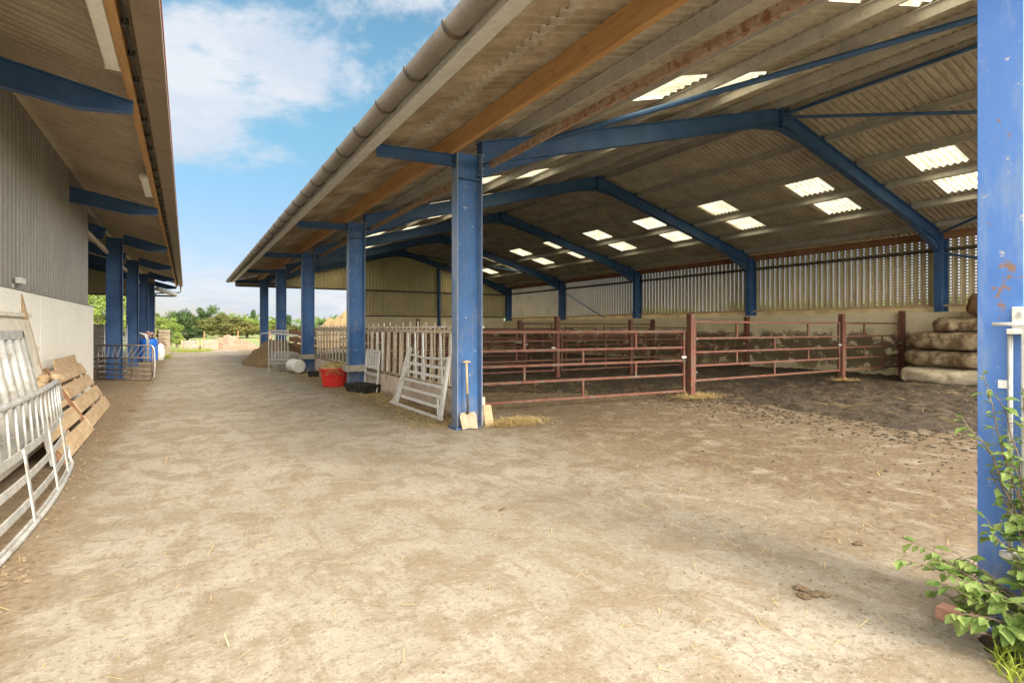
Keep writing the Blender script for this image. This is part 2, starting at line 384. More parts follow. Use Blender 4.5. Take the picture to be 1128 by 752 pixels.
def one(name, mb, mat, loc, label, cat, group=None, **k):
    # a thing that is a single mesh, its origin at its base
    loc = V(loc); mb.v = [v-loc for v in mb.v]
    o = mb.build(name, mat, None, **k); o.location = loc
    return tag(o, label, cat, group)
def copy_tree(o, parent=None):
    c = o.copy(); C.objects.link(c); c.parent = parent
    for ch in list(o.children): copy_tree(ch, c)
    return c
def part(name, mat, parent, fn, label=None, **k):
    m = MB(); fn(m); o = m.build(name, mat, parent, **k)
    if label: o['label'] = label
    return o
def basis(o, x, y, z):
    m = Matrix.Identity(4)
    for i, a in enumerate((V(x), V(y), V(z))):
        for j in range(3): m[j][i] = a[j]
    for j in range(3): m[j][3] = o[j]
    return m

# ------------------------------------------------------------------ setting
def sheet(name, pts, z, mat):
    m = MB(); m.add([(x, y, z) for x, y in pts], [tuple(range(len(pts)))])
    return tag(m.build(name, mat), kind='structure')
sheet('field', [(-900,-500),(1200,-500),(1200,1600),(-900,1600)], -.012, 'field')
sheet('yard', [(-22,-9),(26,-9),(26,41),(9,44),(-.5,44.5),(-4,41),(-22,40)], 0, 'yard')

# pen floor: trodden muck with real relief
def muck_h(x, y):
    b = 9.0 + .8*noise.noise(V((y*.35, 3, 0))) + .35*noise.noise(V((y*1.6, 9, 0)))
    if y > 8.2: b -= min(4.6, (y-8.2)*1.1)
    e = min(1, max(0, (x-b)/.9))
    k = noise.fractal(V((x*1.2, y*1.2, 0)), .9, 2.1, 5)
    q = noise.fractal(V((x*4.5, y*4.5, 5)), .8, 2.1, 4)
    return -.03 + e*(.07 + .045*k + .055*q) - (.02*(1-e))
m = MB()
nx, ny = 150, 330
x0, x1, y0, y1 = 4.05, 18.84, .8, 32.5
for j in range(ny+1):
    for i in range(nx+1):
        t = j/ny; y = y0+(y1-y0)*(t**1.5); x = x0+(x1-x0)*i/nx
        m.v.append(V((x, y, muck_h(x, y))))
for j in range(ny):
    for i in range(nx):
        a = j*(nx+1)+i; m.f.append((a, a+1, a+nx+2, a+nx+1))
tag(m.build('muck', 'muck', smooth=True), 'dark trodden straw muck covering the pen floor', 'muck', kind='stuff')

# ------------------------------------------------------------------ corrugated sheets
def corr_profile(kind, t):
    if kind == 'sine': return math.sin(2*math.pi*t)
    t = t % 1
    return 0
def corr(m, o, u, L, v, W, n, pitch, amp, kind='sine', seg=8, phase=0.0):
    """surface from o, wave travels along unit u for L, straight along v for W, offset n*amp"""
    o = V(o); u = V(u).normalized(); v = V(v).normalized(); n = V(n).normalized()
    pts = []
    if kind == 'sine':
        k = max(2, int(round(L/pitch*seg)))
        for i in range(k+1):
            a = L*i/k; pts.append((a, amp*math.sin(2*math.pi*(a+phase)/pitch)))
    else:   # box profile
        key = [(0,0),(.08,1),(.40,1),(.48,0),(1,0)]
        a0 = -((phase) % pitch)
        raw = []
        j = 0
        while a0 + j*pitch < L:
            for t, h in key[:-1]: raw.append((a0+(j+t)*pitch, h*amp))
            j += 1
        raw.append((a0+j*pitch, 0))
        for i in range(len(raw)):
            a, h = raw[i]
            if a < 0:
                if i+1 < len(raw) and raw[i+1][0] > 0: pts.append((0, h))
                continue
            if a > L: pts.append((L, h)); break
            pts.append((a, h))
    vs = []
    for a, h in pts:
        vs.append(o+u*a+n*h); vs.append(o+u*a+n*h+v*W)
    fs = [(2*i, 2*i+2, 2*i+3, 2*i+1) for i in range(len(pts)-1)]
    m.add(vs, fs)

# ================================================================== RIGHT BARN
SL = .268; XE, ZE, XR = 2.15, 4.03, 11.34
XF = 2*XR - 3.45                       # far eave line
cs = math.cos(math.atan(SL)); sn = math.sin(math.atan(SL))
def zr(x): return ZE + SL*((x-XE) if x <= XR else (2*XR-x-XE))
FY = [1.11, 7.50, 13.82, 20.15, 26.42, 32.65]
CX, FX = 3.65, 19.05
barn = thing('cattle_barn', (CX, FY[1], 0), 'open-fronted steel cattle barn with blue columns and a brown corrugated roof on the right', 'barn')
YA, YB = .95, 33.1
YW = 4.4     # back wall starts here; the unseen bay is left open to let light in
# roof sheets with rooflight holes
LIGHTY = [2.5, 5.6, 8.68, 11.78, 14.92, 18.0, 21.1, 24.3, 27.4, 30.4]
PR_FAR = [11.64, 13.04, 14.44, 15.82, 17.22, 18.62]
PR_NEAR = [2*XR-x for x in PR_FAR[:5]] + [4.06]
cols = sorted([XE-.12, 4.07, 5.50, 6.86, 8.24, 9.70, XR])
slots_far = [(14.52, 15.62), (15.94, 17.02)]
mr = MB(); mlist = []
P, A = .146, .030
def slope_piece(mb, xa, xb, ya, yb, lift=0.0):
    za, zb = zr(xa), zr(xb)
    d = V((xb-xa, 0, zb-za)); L = d.length; d.normalize()
    nn = V((-d.z, 0, d.x)); nn = nn if nn.z > 0 else -nn
    corr(mb, V((xa, ya, za))+nn*(A+lift), (0,1,0), yb-ya, d, L, nn, P, A, phase=ya)
def course(xa, xb, holes, lift, sgn, mb):
    if not holes: slope_piece(mb, xa, xb, YA, YB, lift); return
    y = YA
    for h in holes:
        slope_piece(mb, xa, xb, y, h, lift)
        mk = MB(); slope_piece(mk, xa, xb, h, h+.95, lift+.004); mlist.append(mk)
        y = h+.95
    slope_piece(mb, xa, xb, y, YB, lift)
mi = MB()
course(XE-.12, 3.55, None, 0, 0, mr)
for xa, xb, hol in ((3.54,5.64,0),(5.64,6.74,1),(6.73,7.06,0),(7.06,8.16,1),(8.15,XR+.02,0)):
    course(xa, xb, LIGHTY if hol else None, .0, 0, mi)
for xa, xb, hol in ((XR-.02,14.52,0),(14.52,15.62,1),(15.61,15.94,0),(15.94,17.02,1),(17.01,XF+.25,0)):
    course(xa, xb, LIGHTY if hol else None, .0, 0, mi)
mr.build('canopy_sheet', 'roof', barn, smooth=True)
mi.build('roof_sheet', 'roof_in', barn, smooth=True)
for mk in mlist: mk.build('rooflight', 'rooflight', barn, smooth=True)
# end-lap battens of sheets (visible laps)
for xl in (2.85, 9.0, 13.7, 18.0):
    mk = MB()
    sg = 1 if xl < XR else -1
    slope_piece(mk, xl-.08, xl+.08, YA, YB, -.010)
    mk.build('sheet_lap', 'roof_in', barn, smooth=True)
part('ridge_cap', 'roof_in', barn, lambda m: (m.bar((XR-.16,YA,zr(XR)+.05),(XR-.16,YB,zr(XR)+.05),.34,.012,(-SL,0,1)), m.bar((XR+.16,YA,zr(XR)+.05),(XR+.16,YB,zr(XR)+.05),.34,.012,(SL,0,1))))
# purlins (galvanised Z sections)
def zpurlin(m, x, ya, yb, nn, dx, h=.15, w=.065):
    c = V((x, 0, zr(x))) - nn*(.005)
    t = .012
    prof = [(-w,0),(t/2,0),(t/2,-h+t),(w,-h+t),(w,-h),(-t/2,-h),(-t/2,-t),(-w,-t)]
    m.prism(prof, V((c.x, ya, c.z)), V((c.x, yb, c.z)), dx, nn)
nN = V((-sn,0,cs)); dN = V((cs,0,sn)); nF = V((sn,0,cs)); dF = V((cs,0,-sn))
for x in PR_NEAR[:-1]+[4.45]:
    part('purlin', 'galv_dull', barn, lambda m: zpurlin(m, x, YA, YB, nN, dN))
for x in PR_FAR:
    part('purlin', 'galv_dull', barn, lambda m: zpurlin(m, x, YA, YB, nF, dF))
part('timber_purlin', 'timber', barn, lambda m: m.box((3.33,YA,zr(3.4)-.30),(3.405,YB,zr(3.33)-.012)), 'orange-brown timber purlin over the column heads', bevel=.004)
part('timber_purlin', 'timber_dark', barn, lambda m: m.box((FX+.17,YA,zr(FX+.2)-.26),(FX+.245,YB,zr(FX+.25)-.01)), 'brown timber eaves purlin above the vented sheeting')
# eaves trim + gutter
part('eaves_angle', 'galv_white', barn, lambda m: m.prism([(0,0),(.19,.045),(.19,.06),(.012,.02),(.012,.13),(0,.13)], (2.05,YA,ZE-.12), (2.05,YB,ZE-.12), (1,0,0), (0,0,1)), 'pale angle trim under the eaves')
def half_gutter(m, cx, cz, r, ya, yb, t=.006, n=12):
    prof = [(r*math.cos(a), -r*math.sin(a)) for a in [math.pi*i/n for i in range(n+1)]]
    prof += [((r-t)*math.cos(a), -(r-t)*math.sin(a)) for a in [math.pi*(n-i)/n for i in range(n+1)]]
    m.prism(prof, (cx, ya, cz), (cx, yb, cz), (1,0,0), (0,0,1))
GX, GZ, GR = 1.93, ZE-.005, .105
gut = part('gutter', 'gutter', barn, lambda m: half_gutter(m, GX, GZ, GR, YA, YB+.1), smooth=False)
y = 1.4
while y < YB:
    part('gutter_clip', 'steel_dark', gut, lambda m: (half_gutter(m, GX, GZ, GR+.016, y-.022, y+.022, .015), m.box((GX+GR+.001,y-.018,GZ-.02),(2.047,y+.018,GZ+.012))))
    y += .93
part('gutter_stop_end', 'gutter', gut, lambda m: m.prism([(GR*math.cos(a), -GR*math.sin(a)) for a in [math.pi*i/12 for i in range(13)]], (GX,YB+.1,GZ), (GX,YB+.115,GZ), (1,0,0), (0,0,1)))

# portal frames
def frame(Y, near_col=True):
    bm = 'blue'
    near = Y < 2
    cm = 'blue_near' if near else 'blue'
    hw = .09 if near else .10
    col = part('column', 'blue_web' if not near else cm, barn, lambda m: m.box((CX-.193,Y-.006,0),(CX+.193,Y+.006,4.12)))
    for sx in (-1, 1):
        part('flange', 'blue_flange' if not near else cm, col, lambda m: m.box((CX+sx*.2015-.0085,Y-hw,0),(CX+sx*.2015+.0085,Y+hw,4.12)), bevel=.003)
    part('base_plate', cm, col, lambda m: m.box((CX-.25,Y-.14,0),(CX+.25,Y+.14,.022)))
    for sx in (-1, 1):
        for sy in (-1, 1): part('anchor_bolt', 'steel_dark', col, lambda m: m.tube([(CX+sx*.23,Y+sy*.115,.022),(CX+sx*.23,Y+sy*.115,.06)], .012, 6))
    part('stub_flange', 'blue', col, lambda m: m.box((CX-.212,Y-.06,4.121),(CX-.19,Y+.06,zr(CX-.21)-.0)))
    if not near: part('cap_plate', 'blue', col, lambda m: (m.box((CX-.19,Y-.095,3.72),(CX+.19,Y+.095,3.735))))
    def bolts(m):
        for k in range(4):
            for s in (-1, 1):
                z = 3.82+.1*k
                m.tube([(CX+.175, Y+s*.05, z),(CX+.26, Y+s*.05, z)], .013, 6)
    part('bolt', 'galv', col, bolts)
    # near rafter with haunch
    def raf(m):
        o = .155+.17
        m.ibeam((CX+.232,Y,zr(CX+.2)-o),(XR-.013,Y,zr(XR)-o),(0,0,1),.34,.165)
    r = part('rafter', bm, barn, raf)
    def haunch(m):
        a = V((CX+.232, Y, 3.80)); b = V((5.35, Y, zr(5.35)-.50)); c = V((CX+.232, Y, zr(CX+.232)-.50))
        m.prism([(0,0),(b.x-a.x, b.z-a.z),(c.x-a.x, c.z-a.z)], a-V((0,.006,0)), a+V((0,.006,0)), (1,0,0), (0,0,1))
        d = (b-a).normalized(); m.bar(a, b, .165, .016, (0,0,1))
        m.box((CX+.212,Y-.09,3.78),(CX+.23,Y+.09,zr(CX+.2)-.16))
    part('haunch', bm, r, haunch)
    def raf2(m):
        o = .155+.17
        m.ibeam((XR+.013,Y,zr(XR)-o),(FX-.22,Y,zr(FX-.22)-o),(0,0,1),.34,.165)
    r2 = part('rafter', bm, barn, raf2)
    def haunch2(m):
        q = FX-.222
        a = V((q, Y, 3.72)); b = V((17.3, Y, zr(17.3)-.50)); c = V((q, Y, zr(q)-.50))
        m.prism([(0,0),(b.x-a.x, b.z-a.z),(c.x-a.x, c.z-a.z)], a-V((0,.006,0)), a+V((0,.006,0)), (1,0,0), (0,0,1))
        m.bar(a, b, .165, .016, (0,0,1))
    part('haunch', bm, r2, haunch2)
    def apex(m):
        for s in (-1, 1): m.box((XR+s*.0125-.012, Y-.09, zr(XR)-.60),(XR+s*.0125+.012, Y+.09, zr(XR)-.14))
        for s in (-1, 1):
            a = V((XR+s*.03, Y, zr(XR)-.60)); b = V((XR+s*.7, Y, zr(XR+s*.7)-.50)); c = V((XR+s*.03, Y, zr(XR)-.50))
            m.prism([(0,0),(b.x-a.x, b.z-a.z),(c.x-a.x, c.z-a.z)], a-V((0,.006,0)), a+V((0,.006,0)), (1,0,0), (0,0,1))
            m.bar(a, b, .165, .014, (0,0,1))
    part('apex_plate', bm, r, apex)
    # purlin cleats
    for x, nn, rr_ in [(x+.045, nN, r) for x in PR_NEAR[:-1]]+[(x-.045, nF, r2) for x in PR_FAR]:
        q = V((x, Y, zr(x))) - nn*.09
        part('cleat', bm, rr_, lambda m: m.bar(q-nn*.065, q+nn*.06, .012, .10, (0,1,0)))
    part('column', bm, barn, lambda m: m.ibeam((FX,Y,0),(FX,Y,zr(FX)-.17),(1,0,0),.42,.20))
    # canopy arm
    arm = part('canopy_arm', bm, barn, lambda m: (m.ibeam((CX-.225,Y,3.985),(2.26,Y,3.955),(0,0,1),.155,.10,.012,.01), m.box((CX-.225,Y-.06,3.88),(CX-.213,Y+.06,4.09))))
for Y in FY: frame(Y)
# eaves ties between the knees, one per bay
for a, b in zip(FY[:-1], FY[1:]):
    part('eaves_tie', 'tie', barn, lambda m: (m.bar((4.0,a+.1,3.985),(4.0,b-.1,3.985),.055,.10), ), 'rusty box tie between the column heads')
for a, b in zip(FY[:-1], FY[1:]):
    part('sheeting_rail', 'steel_dark', barn, lambda m: m.box((FX+.10,a+.11,3.74),(FX+.16,b-.11,3.83)))
# wind bracing in the first bay and the last bay
def rb(x): return zr(x)-.24
brace = lambda p, q, r=.045, mt='blue': part('wind_brace', mt, barn, lambda m: m.tube([p, q], r, 10))
brace((5.2,FY[1]-.1,rb(5.2)+.0),(11.0,FY[0]+.2,rb(11.0)))
brace((11.55,FY[1]-.1,rb(11.55)-.02),(15.4,FY[0]+.2,rb(15.4)-.02), .035)
brace((11.34,FY[1]-.12,zr(XR)-.30),(11.34,FY[0]+.1,zr(XR)-.30), .035)
brace((18.7,FY[1]-.1,zr(18.7)-.30),(14.6,FY[0]+.2,rb(14.6)-.1), .035)
brace((18.87,FY[1]-.1,3.65),(18.87,FY[0]+.2,2.1), .035)
brace((18.87,FY[4]-.1,3.7),(18.87,FY[3]+2.2,2.0), .03)
brace((6.0,FY[4]+.1,rb(6.0)),(11.0,FY[5]-.1,rb(11.0)), .035)
brace((17.8,FY[4]+.1,rb(17.8)),(12.0,FY[5]-.1,rb(12.0)), .035)
# back wall: precast, light strip, timber rail, punched sheets
part('precast_wall', 'stained', barn, lambda m: m.box((18.72,YW,0),(18.835,YB-.3,1.96)), bevel=.006)
for k, y in enumerate([1.0+1.98*i for i in range(16)]):
    pass
part('translucent_strip', 'strip', barn, lambda m: m.box((19.29,YW,1.80),(19.31,YB,2.16)), 'pale strip between wall and sheeting')
part('timber_rail', 'timber_grey', barn, lambda m: m.box((19.17,YW,2.12),(19.25,YB,2.18)))
for a, b in zip([YW]+FY[1:-1], FY[1:-1]+[YB-.15]):
    part('vented_sheet', 'vent', barn, lambda m: corr(m, (19.275,a+.004,2.15), (0,1,0), b-a-.008, (0,0,1), zr(19.28)-2.15+.0, (1,0,0), .2, .045, 'box', phase=(a+.004)+ (0)), )
# far gable
gx = [4.0, 8.77, 13.91, 19.05]
def gable_sheet(m, xa, xb, zb, Y, pitch=.2, step=.2, roof=zr):
    # box-profile vertical ribs clipped under the rafter line
    x = math.floor(xa/pitch)*pitch; i = 0
    key = [(0,0),(.08,1),(.40,1),(.48,0)]
    pts = [(xa, 0)]
    while x < xb:
        for t, h in key:
            q = x+t*pitch
            if xa < q < xb: pts.append((q, h*.045))
        x += pitch
    pts.append((xb, 0))
    vs = []; fs = []
    for q, h in pts: vs += [(q, Y-h, zb), (q, Y-h, roof(q)-.02)]
    fs = [(2*i, 2*i+2, 2*i+3, 2*i+1) for i in range(len(pts)-1)]
    m.add(vs, fs)
GYY = FY[5]+.22
part('gable_cladding', 'gable', barn, lambda m: gable_sheet(m, 2.25, 8.77, 3.72, GYY))
part('gable_cladding', 'gable', barn, lambda m: gable_sheet(m, 8.774, XR, 2.16, GYY-.004))
part('gable_cladding', 'gable', barn, lambda m: gable_sheet(m, XR-.03, 19.3, 2.16, GYY))
part('gable_wall', 'stained', barn, lambda m: m.box((8.8,FY[5]+.1,0),(18.70,FY[5]+.175,2.17)))
for x in (8.77, 13.91):
    part('gable_post', 'blue', barn, lambda m: m.ibeam((x,FY[5],0),(x,FY[5],zr(x)-.5),(0,1,0),.2,.13))
part('sheeting_rail', 'steel_dark', barn, lambda m: m.box((2.3,FY[5]+.12,3.70),(19.0,FY[5]+.18,3.79)))
part('sheeting_rail', 'steel_dark', barn, lambda m: m.box((8.8,FY[5]+.12,2.18),(19.0,FY[5]+.18,2.25)))

# ================================================================== LEFT BARN
LZ, LX, LS = 4.13, -.38, .30
def zl(x): return LZ + LS*((LX-x) if x >= -8.2 else (LX+8.2+8.2+x))
LFY = [1.0, 7.3, 13.6, 19.9, 26.2, 32.5, 38.8]
LA, LB = .7, 39.4
lcs = math.cos(math.atan(LS)); lsn = math.sin(math.atan(LS))
lb = thing('farm_building', (-1.8, 16, 0), 'grey-clad left building with white base wall and blue posts under its eaves canopy', 'building')
def lslope(m, xa, xb, ya, yb, lift=0.0):
    a = V((xa, ya, zl(xa))); b = V((xb, ya, zl(xb))); d = b-a; L = d.length; d.normalize()
    nn = V((-d.z,0,d.x)); nn = nn if nn.z > 0 else -nn
    corr(m, a+nn*(A+lift), (0,1,0), yb-ya, d, L, nn, P, A, phase=ya)
part('canopy_sheet', 'roof', lb, lambda m: lslope(m, LX+.03, -2.9, LA, LB), smooth=True)
part('roof_sheet', 'roof_in', lb, lambda m: (lslope(m, -2.9, -8.19, LA, LB), lslope(m, -8.21, -15.9, LA, LB)), smooth=True)
# verge, box gutter, black pipe
bg = part('box_gutter', 'gutterbrown', lb, lambda m: m.prism([(0,0),(.20,0),(.20,.13),(.194,.13),(.194,.006),(.006,.006),(.006,.13),(0,.13)], (LX+.0,LA,LZ-.10), (LX+.0,LB,LZ-.10), (1,0,0), (0,0,1)))
part('gutter_lip', 'gutter_fringe', bg, lambda m: m.box((LX+.201,LA,LZ+.0),(LX+.209,LB,LZ+.034)))
y = 1.5
while y < LB:
    part('gutter_joint', 'gutterbrown', bg, lambda m: m.box((LX-.003,y,LZ-.106),(LX+.2,y+.03,LZ-.101)))
    y += 2.6
part('water_pipe', 'black', lb, lambda m: m.tube([(-.435,LA,LZ-.10),(-.435,LB-.2,LZ-.10)], .013, 8))
y = 1.2
while y < LB-.5:
    part('pipe_clip', 'black', lb, lambda m: m.box((-.46,y,LZ-.13),(-.41,y+.05,LZ-.07))); y += .62
part('timber_purlin', 'timber', lb, lambda m: m.box((-.54,LA,LZ-.165),(-.47,LB,LZ-.0)), bevel=.003)
for x in (-3.3,-4.7,-6.1,-7.5):
    part('purlin', 'galv_dull', lb, lambda m: m.box((x-.03,LA,zl(x)-.17),(x+.03,LB,zl(x)-.02)))
part('purlin', 'galv_dull', lb, lambda m: m.prism([(-.03,0),(.03,0),(.03,.14),(-.03,.14)], (-2.14,16.0,zl(-2.14)-.17),(-2.14,LB,zl(-2.14)-.17),(1,0,0),(0,0,1)))
for Y in LFY:
    c = part('column', 'blue', lb, lambda m: m.ibeam((-1.81 if Y > 16 else -2.25,Y,0),(-1.81 if Y > 16 else -2.25,Y,4.15),(1,0,0),.40,.19))
    part('base_plate', 'blue', c, lambda m: m.box(((-1.81 if Y > 16 else -2.25)-.23,Y-.13,0),((-1.81 if Y > 16 else -2.25)+.23,Y+.13,.02)))
    x0_ = -1.60 if Y > 16 else -2.045
    # cranked tapering canopy arm
    def arm(m):
        top = [( x0_, zl(x0_)-.11), (-.545, LZ-.13)]
        prof = [(-.50, LZ-.285), (-.50, LZ-.175), (x0_, LZ+.13), (x0_, LZ-.16), (-.98, LZ-.325)]
        m.prism(prof, (0,Y-.005,0), (0,Y+.005,0), (1,0,0), (0,0,1))
        for (p, q) in ((prof[1],prof[2]),(prof[3],prof[4]),(prof[4],prof[0])):
            m.bar((p[0],Y,p[1]),(q[0],Y,q[1]),.11,.014,(0,0,1))
    part('canopy_arm', 'blue', lb, arm)
    part('rafter', 'blue', lb, lambda m: (m.ibeam((-2.05,Y,zl(-2.05)-.40),(-8.19,Y,zl(-8.19)-.34),(0,0,1),.36,.16), m.ibeam((-8.21,Y,zl(-8.21)-.34),(-14.3,Y,zl(-14.3)-.34),(0,0,1),.34,.16)))
# eaves ties at the posts + timber beam
part('eaves_beam', 'timber_pale', lb, lambda m: m.box((-2.02,16.0,3.66),(-1.95,LB-.6,3.76)))
part('cladding', 'grey_clad', lb, lambda m: corr(m, (-1.945,LA,2.0), (0,1,0), 15.9-LA, (0,0,1), zl(-1.95)-2.03, (-1,0,0), .2, .05, 'box', phase=0))
part('base_flashing', 'grey_clad', lb, lambda m: m.box((-1.96,LA,1.985),(-1.84,15.95,2.002)))
yy = LA
segs = []
while yy < 15.9:
    ye = min(yy+4.92, 15.95); segs.append((yy, ye-.012)); yy = ye
for a, b in segs:
    part('base_wall', 'white_wall', lb, lambda m: m.box((-2.0,a,0),(-1.85,b,1.98)), bevel=.005)
part('end_wall', 'grey_clad', lb, lambda m: m.box((-15.2,15.7,0),(-2.05,15.85,4.3)))
part('back_wall', 'grey_clad', lb, lambda m: m.box((-15.2,LA,0),(-15.05,LB,3.6)))
def lgab(m): gable_sheet(m, -14.9, -1.6, 3.42, 39.1, roof=zl)
part('gable_cladding', 'gable', lb, lgab)
part('gable_beam', 'steel_dark', lb, lambda m: m.box((-14.9,38.95,3.36),(-.6,39.02,3.46)))
part('low_wall', 'concrete', lb, lambda m: m.box((-14.9,38.9,0),(-3.9,39.05,1.7)))
part('downpipe', 'gutter', lb, lambda m: m.tube([(-.28,39.2,LZ-.1),(-.28,39.2,LZ-.42),(-.4,39.2,LZ-.5),(-1.55,39.2,LZ-.56),(-1.62,39.2,LZ-.7),(-1.62,39.2,.1)], .045, 8))
part('flexible_duct', 'galv', lb, lambda m: m.tube([(-1.5+.09*i, 37.5+.05*i, 3.75-.028*i) for i in range(12)], [.13 if i % 2 else .10 for i in range(12)], 10), smooth=True)
part('wall_outlet', 'whiteplastic', lb, lambda m: m.box((-1.915,9.45,2.08),(-1.86,9.75,2.16)), bevel=.008)

# strip lights under the left canopy (they hang from it: own things)
for (a, b), lab in (((4.95,6.42),'long pale strip light nearest the camera under the left canopy'), ((10.9,12.35),'pale strip light farther along under the left canopy')):
    t = thing('strip_light', (-.60,a,LZ-.14), lab, 'light fitting', 'strip lights under the left canopy')
    part('diffuser', 'light', t, lambda m: m.prism([(-.055,0),(.055,0),(.06,.05),(-.06,.05)], (-.60,a,LZ-.175), (-.60,b,LZ-.175), (1,0,0), (0,0,1)), bevel=.012)
    part('housing', 'galv_white', t, lambda m: m.box((-.64,a-.01,LZ-.123),(-.56,b+.01,LZ-.08)))
    part('end_cap', 'light', t, lambda m: m.box((-.662,a-.03,LZ-.18),(-.538,a-.002,LZ-.12)))
    part('end_cap', 'light', t, lambda m: m.box((-.662,b+.002,LZ-.18),(-.538,b+.03,LZ-.12)))

# ================================================================== FEED BARRIERS
def kerb_wall(a, b, lab):
    m = MB()
    n = int((b-a)/.12); prof = lambda y: .42+.012*noise.noise(V((y*1.3, 0, 0)))
    vs = []; fs = []
    for i in range(n+1):
        y = a+(b-a)*i/n; e = .008*noise.noise(V((0, y*2, 3)))
        vs += [(3.87+e,y,0),(3.87+e,y,prof(y)),(4.03,y,prof(y)),(4.03,y,0)]
    for i in range(n):
        for k in range(3): fs.append((4*i+k, 4*i+4+k, 4*i+5+k, 4*i+1+k))
    fs += [(0,1,2,3), (4*n+3,4*n+2,4*n+1,4*n)]
    m.add(vs, fs)
    return one('kerb_wall', m, 'kerbmat', (3.95,(a+b)/2,0), lab, 'low wall', 'low concrete walls under the feed barriers')
def mat_kerb():
    m, n, p = newmat('splashed_kerb_concrete')
    x = n.xyz()
    c = n.mix(n.ramp(n.noise(2.2, 6, .65), .35, .65), (.47,.39,.31), (.58,.50,.42))
    c = n.mix(n.ramp(n.noise(5, 7, .7), .52, .68), c, (.30,.22,.15))
    c = n.mix(n.math('MULTIPLY', n.ramp(n.math('ADD', x[2], n.math('MULTIPLY', n.noise(7,5,.7), .25)), .27, .12), .8), c, (.17,.12,.07))
    n.link(c, p.inputs['Base Color']); p.inputs['Roughness'].default_value = .9
    n.link(n.bump(n.noise(25, 6, .7), .5, .01), p.inputs['Normal'])
    return m
M['kerbmat'] = mat_kerb()
kerb_wall(FY[1]+.14, FY[2]-.14, 'low pinkish concrete wall under the nearest feed barrier')
kerb_wall(FY[2]+.14, FY[3]-.14, 'low concrete wall under the second feed barrier, behind the red tub')
def barrier(a, b, lab, seed):
    rnd = random.Random(seed)
    X = 3.94
    t = thing('feed_barrier', (X,(a+b)/2,.42), lab, 'feed barrier', 'feed barriers between the blue columns')
    part('rail', 'rail', t, lambda m: m.tube([(X,a,.49),(X,b,.49)], .028, 8), smooth=True)
    part('rail', 'rail', t, lambda m: m.tube([(X,a,1.43),(X,b,1.43)], .032, 8), smooth=True)
    part('rail', 'galv_white', t, lambda m: m.tube([(X+.07,a,1.51),(X+.07,b,1.51)], .02, 8), smooth=True)
    n = int(round((b-a)/.43)); st = (b-a)/n
    for i in range(n+1):
        y = a+st*i + (.02 if i == 0 else (-.02 if i == n else 0))
        h = 1.60+rnd.uniform(-.02,.03)
        part('upright', 'rail', t, lambda m: m.tube([(X-.035,y,.43),(X-.035,y,1.30),(X-.02,y+.02,1.46),(X-.02,y+.02,h)], .017, 6), smooth=True)
        if i < n:
            for k, (fb, ft) in enumerate(((.22,.38),(.50,.47),(.80,.60))):
                yb, yt = a+st*(i+fb)+rnd.uniform(-.02,.02), a+st*(i+ft)+rnd.uniform(-.03,.03)
                if k == 1 and i % 2 == 0: continue
                part('yoke_bar', 'rail' if rnd.random() < .6 else 'galv_white', t, lambda m: m.bar((X-.03+.02*k,yb,.50),(X-.03+.02*k,yt,1.41),.026,.045,(0,1,0)))
            part('keeper', 'rail', t, lambda m: m.box((X-.06,a+st*(i+.42),1.47),(X-.02,a+st*(i+.56),1.53)))
    return t
barrier(FY[1]+.16, FY[2]-.16, 'pale slatted feed barrier between the first and second blue columns', 3)
barrier(FY[2]+.16, FY[3]-.16, 'pale slatted feed barrier behind the red tub', 5)

# concrete plinth blocks strapped round the columns
for k, lab in ((2,'rough concrete block around the blue column by the red tub'),(3,'rough concrete block around the column beside the white drum')):
    m = MB(); Y = FY[k]
    m.box((3.36,Y-.22,.42),(3.46-.02,Y+.2,.58)); m.box((3.44,Y-.22,.42),(3.86,Y-.105,.58)); 
    one('plinth_block', m, 'concrete', (3.6,Y,.42), lab, 'block', 'concrete blocks at the columns', bevel=.012)

# ================================================================== PEN POSTS AND GATES
def post(x, y, h, w, lab, mt='rust'):
    t = thing('pen_post', (x,y,0), lab, 'post', 'red-brown pen posts')
    part('shaft', mt, t, lambda m: m.box((x-w/2,y-w/2,-.03),(x+w/2,y+w/2,h)), bevel=.006)
    part('cap', mt, t, lambda m: m.box((x-w/2-.006,y-w/2-.006,h+.001),(x+w/2+.006,y+w/2+.006,h+.012)))
    for z in (.55, 1.25):
        part('hinge_pin', 'galv', t, lambda m: m.tube([(x+w/2,y-w/2-.01,z),(x+w/2+.04,y-w/2-.01,z)], .012, 6))
post(9.32,8.22,1.79,.13,'stout red-brown post in the middle of the front pen line')
post(15.25,8.28,1.86,.13,'red-brown post in front of the stained wall, right of centre')
post(9.45,13.35,1.82,.13,'red-brown post of the second pen line, seen over the front gate')
post(11.1,18.2,1.78,.12,'red-brown post on the far pen line, left of the small far pen')
post(18.25,18.3,1.86,.15,'dark brown post against the back wall on the far pen line')
post(17.95,13.2,1.9,.15,'brown post against the back wall, second pen line')
post(18.55,8.3,2.0,.14,'red-brown post beside the bale stack at the wall')
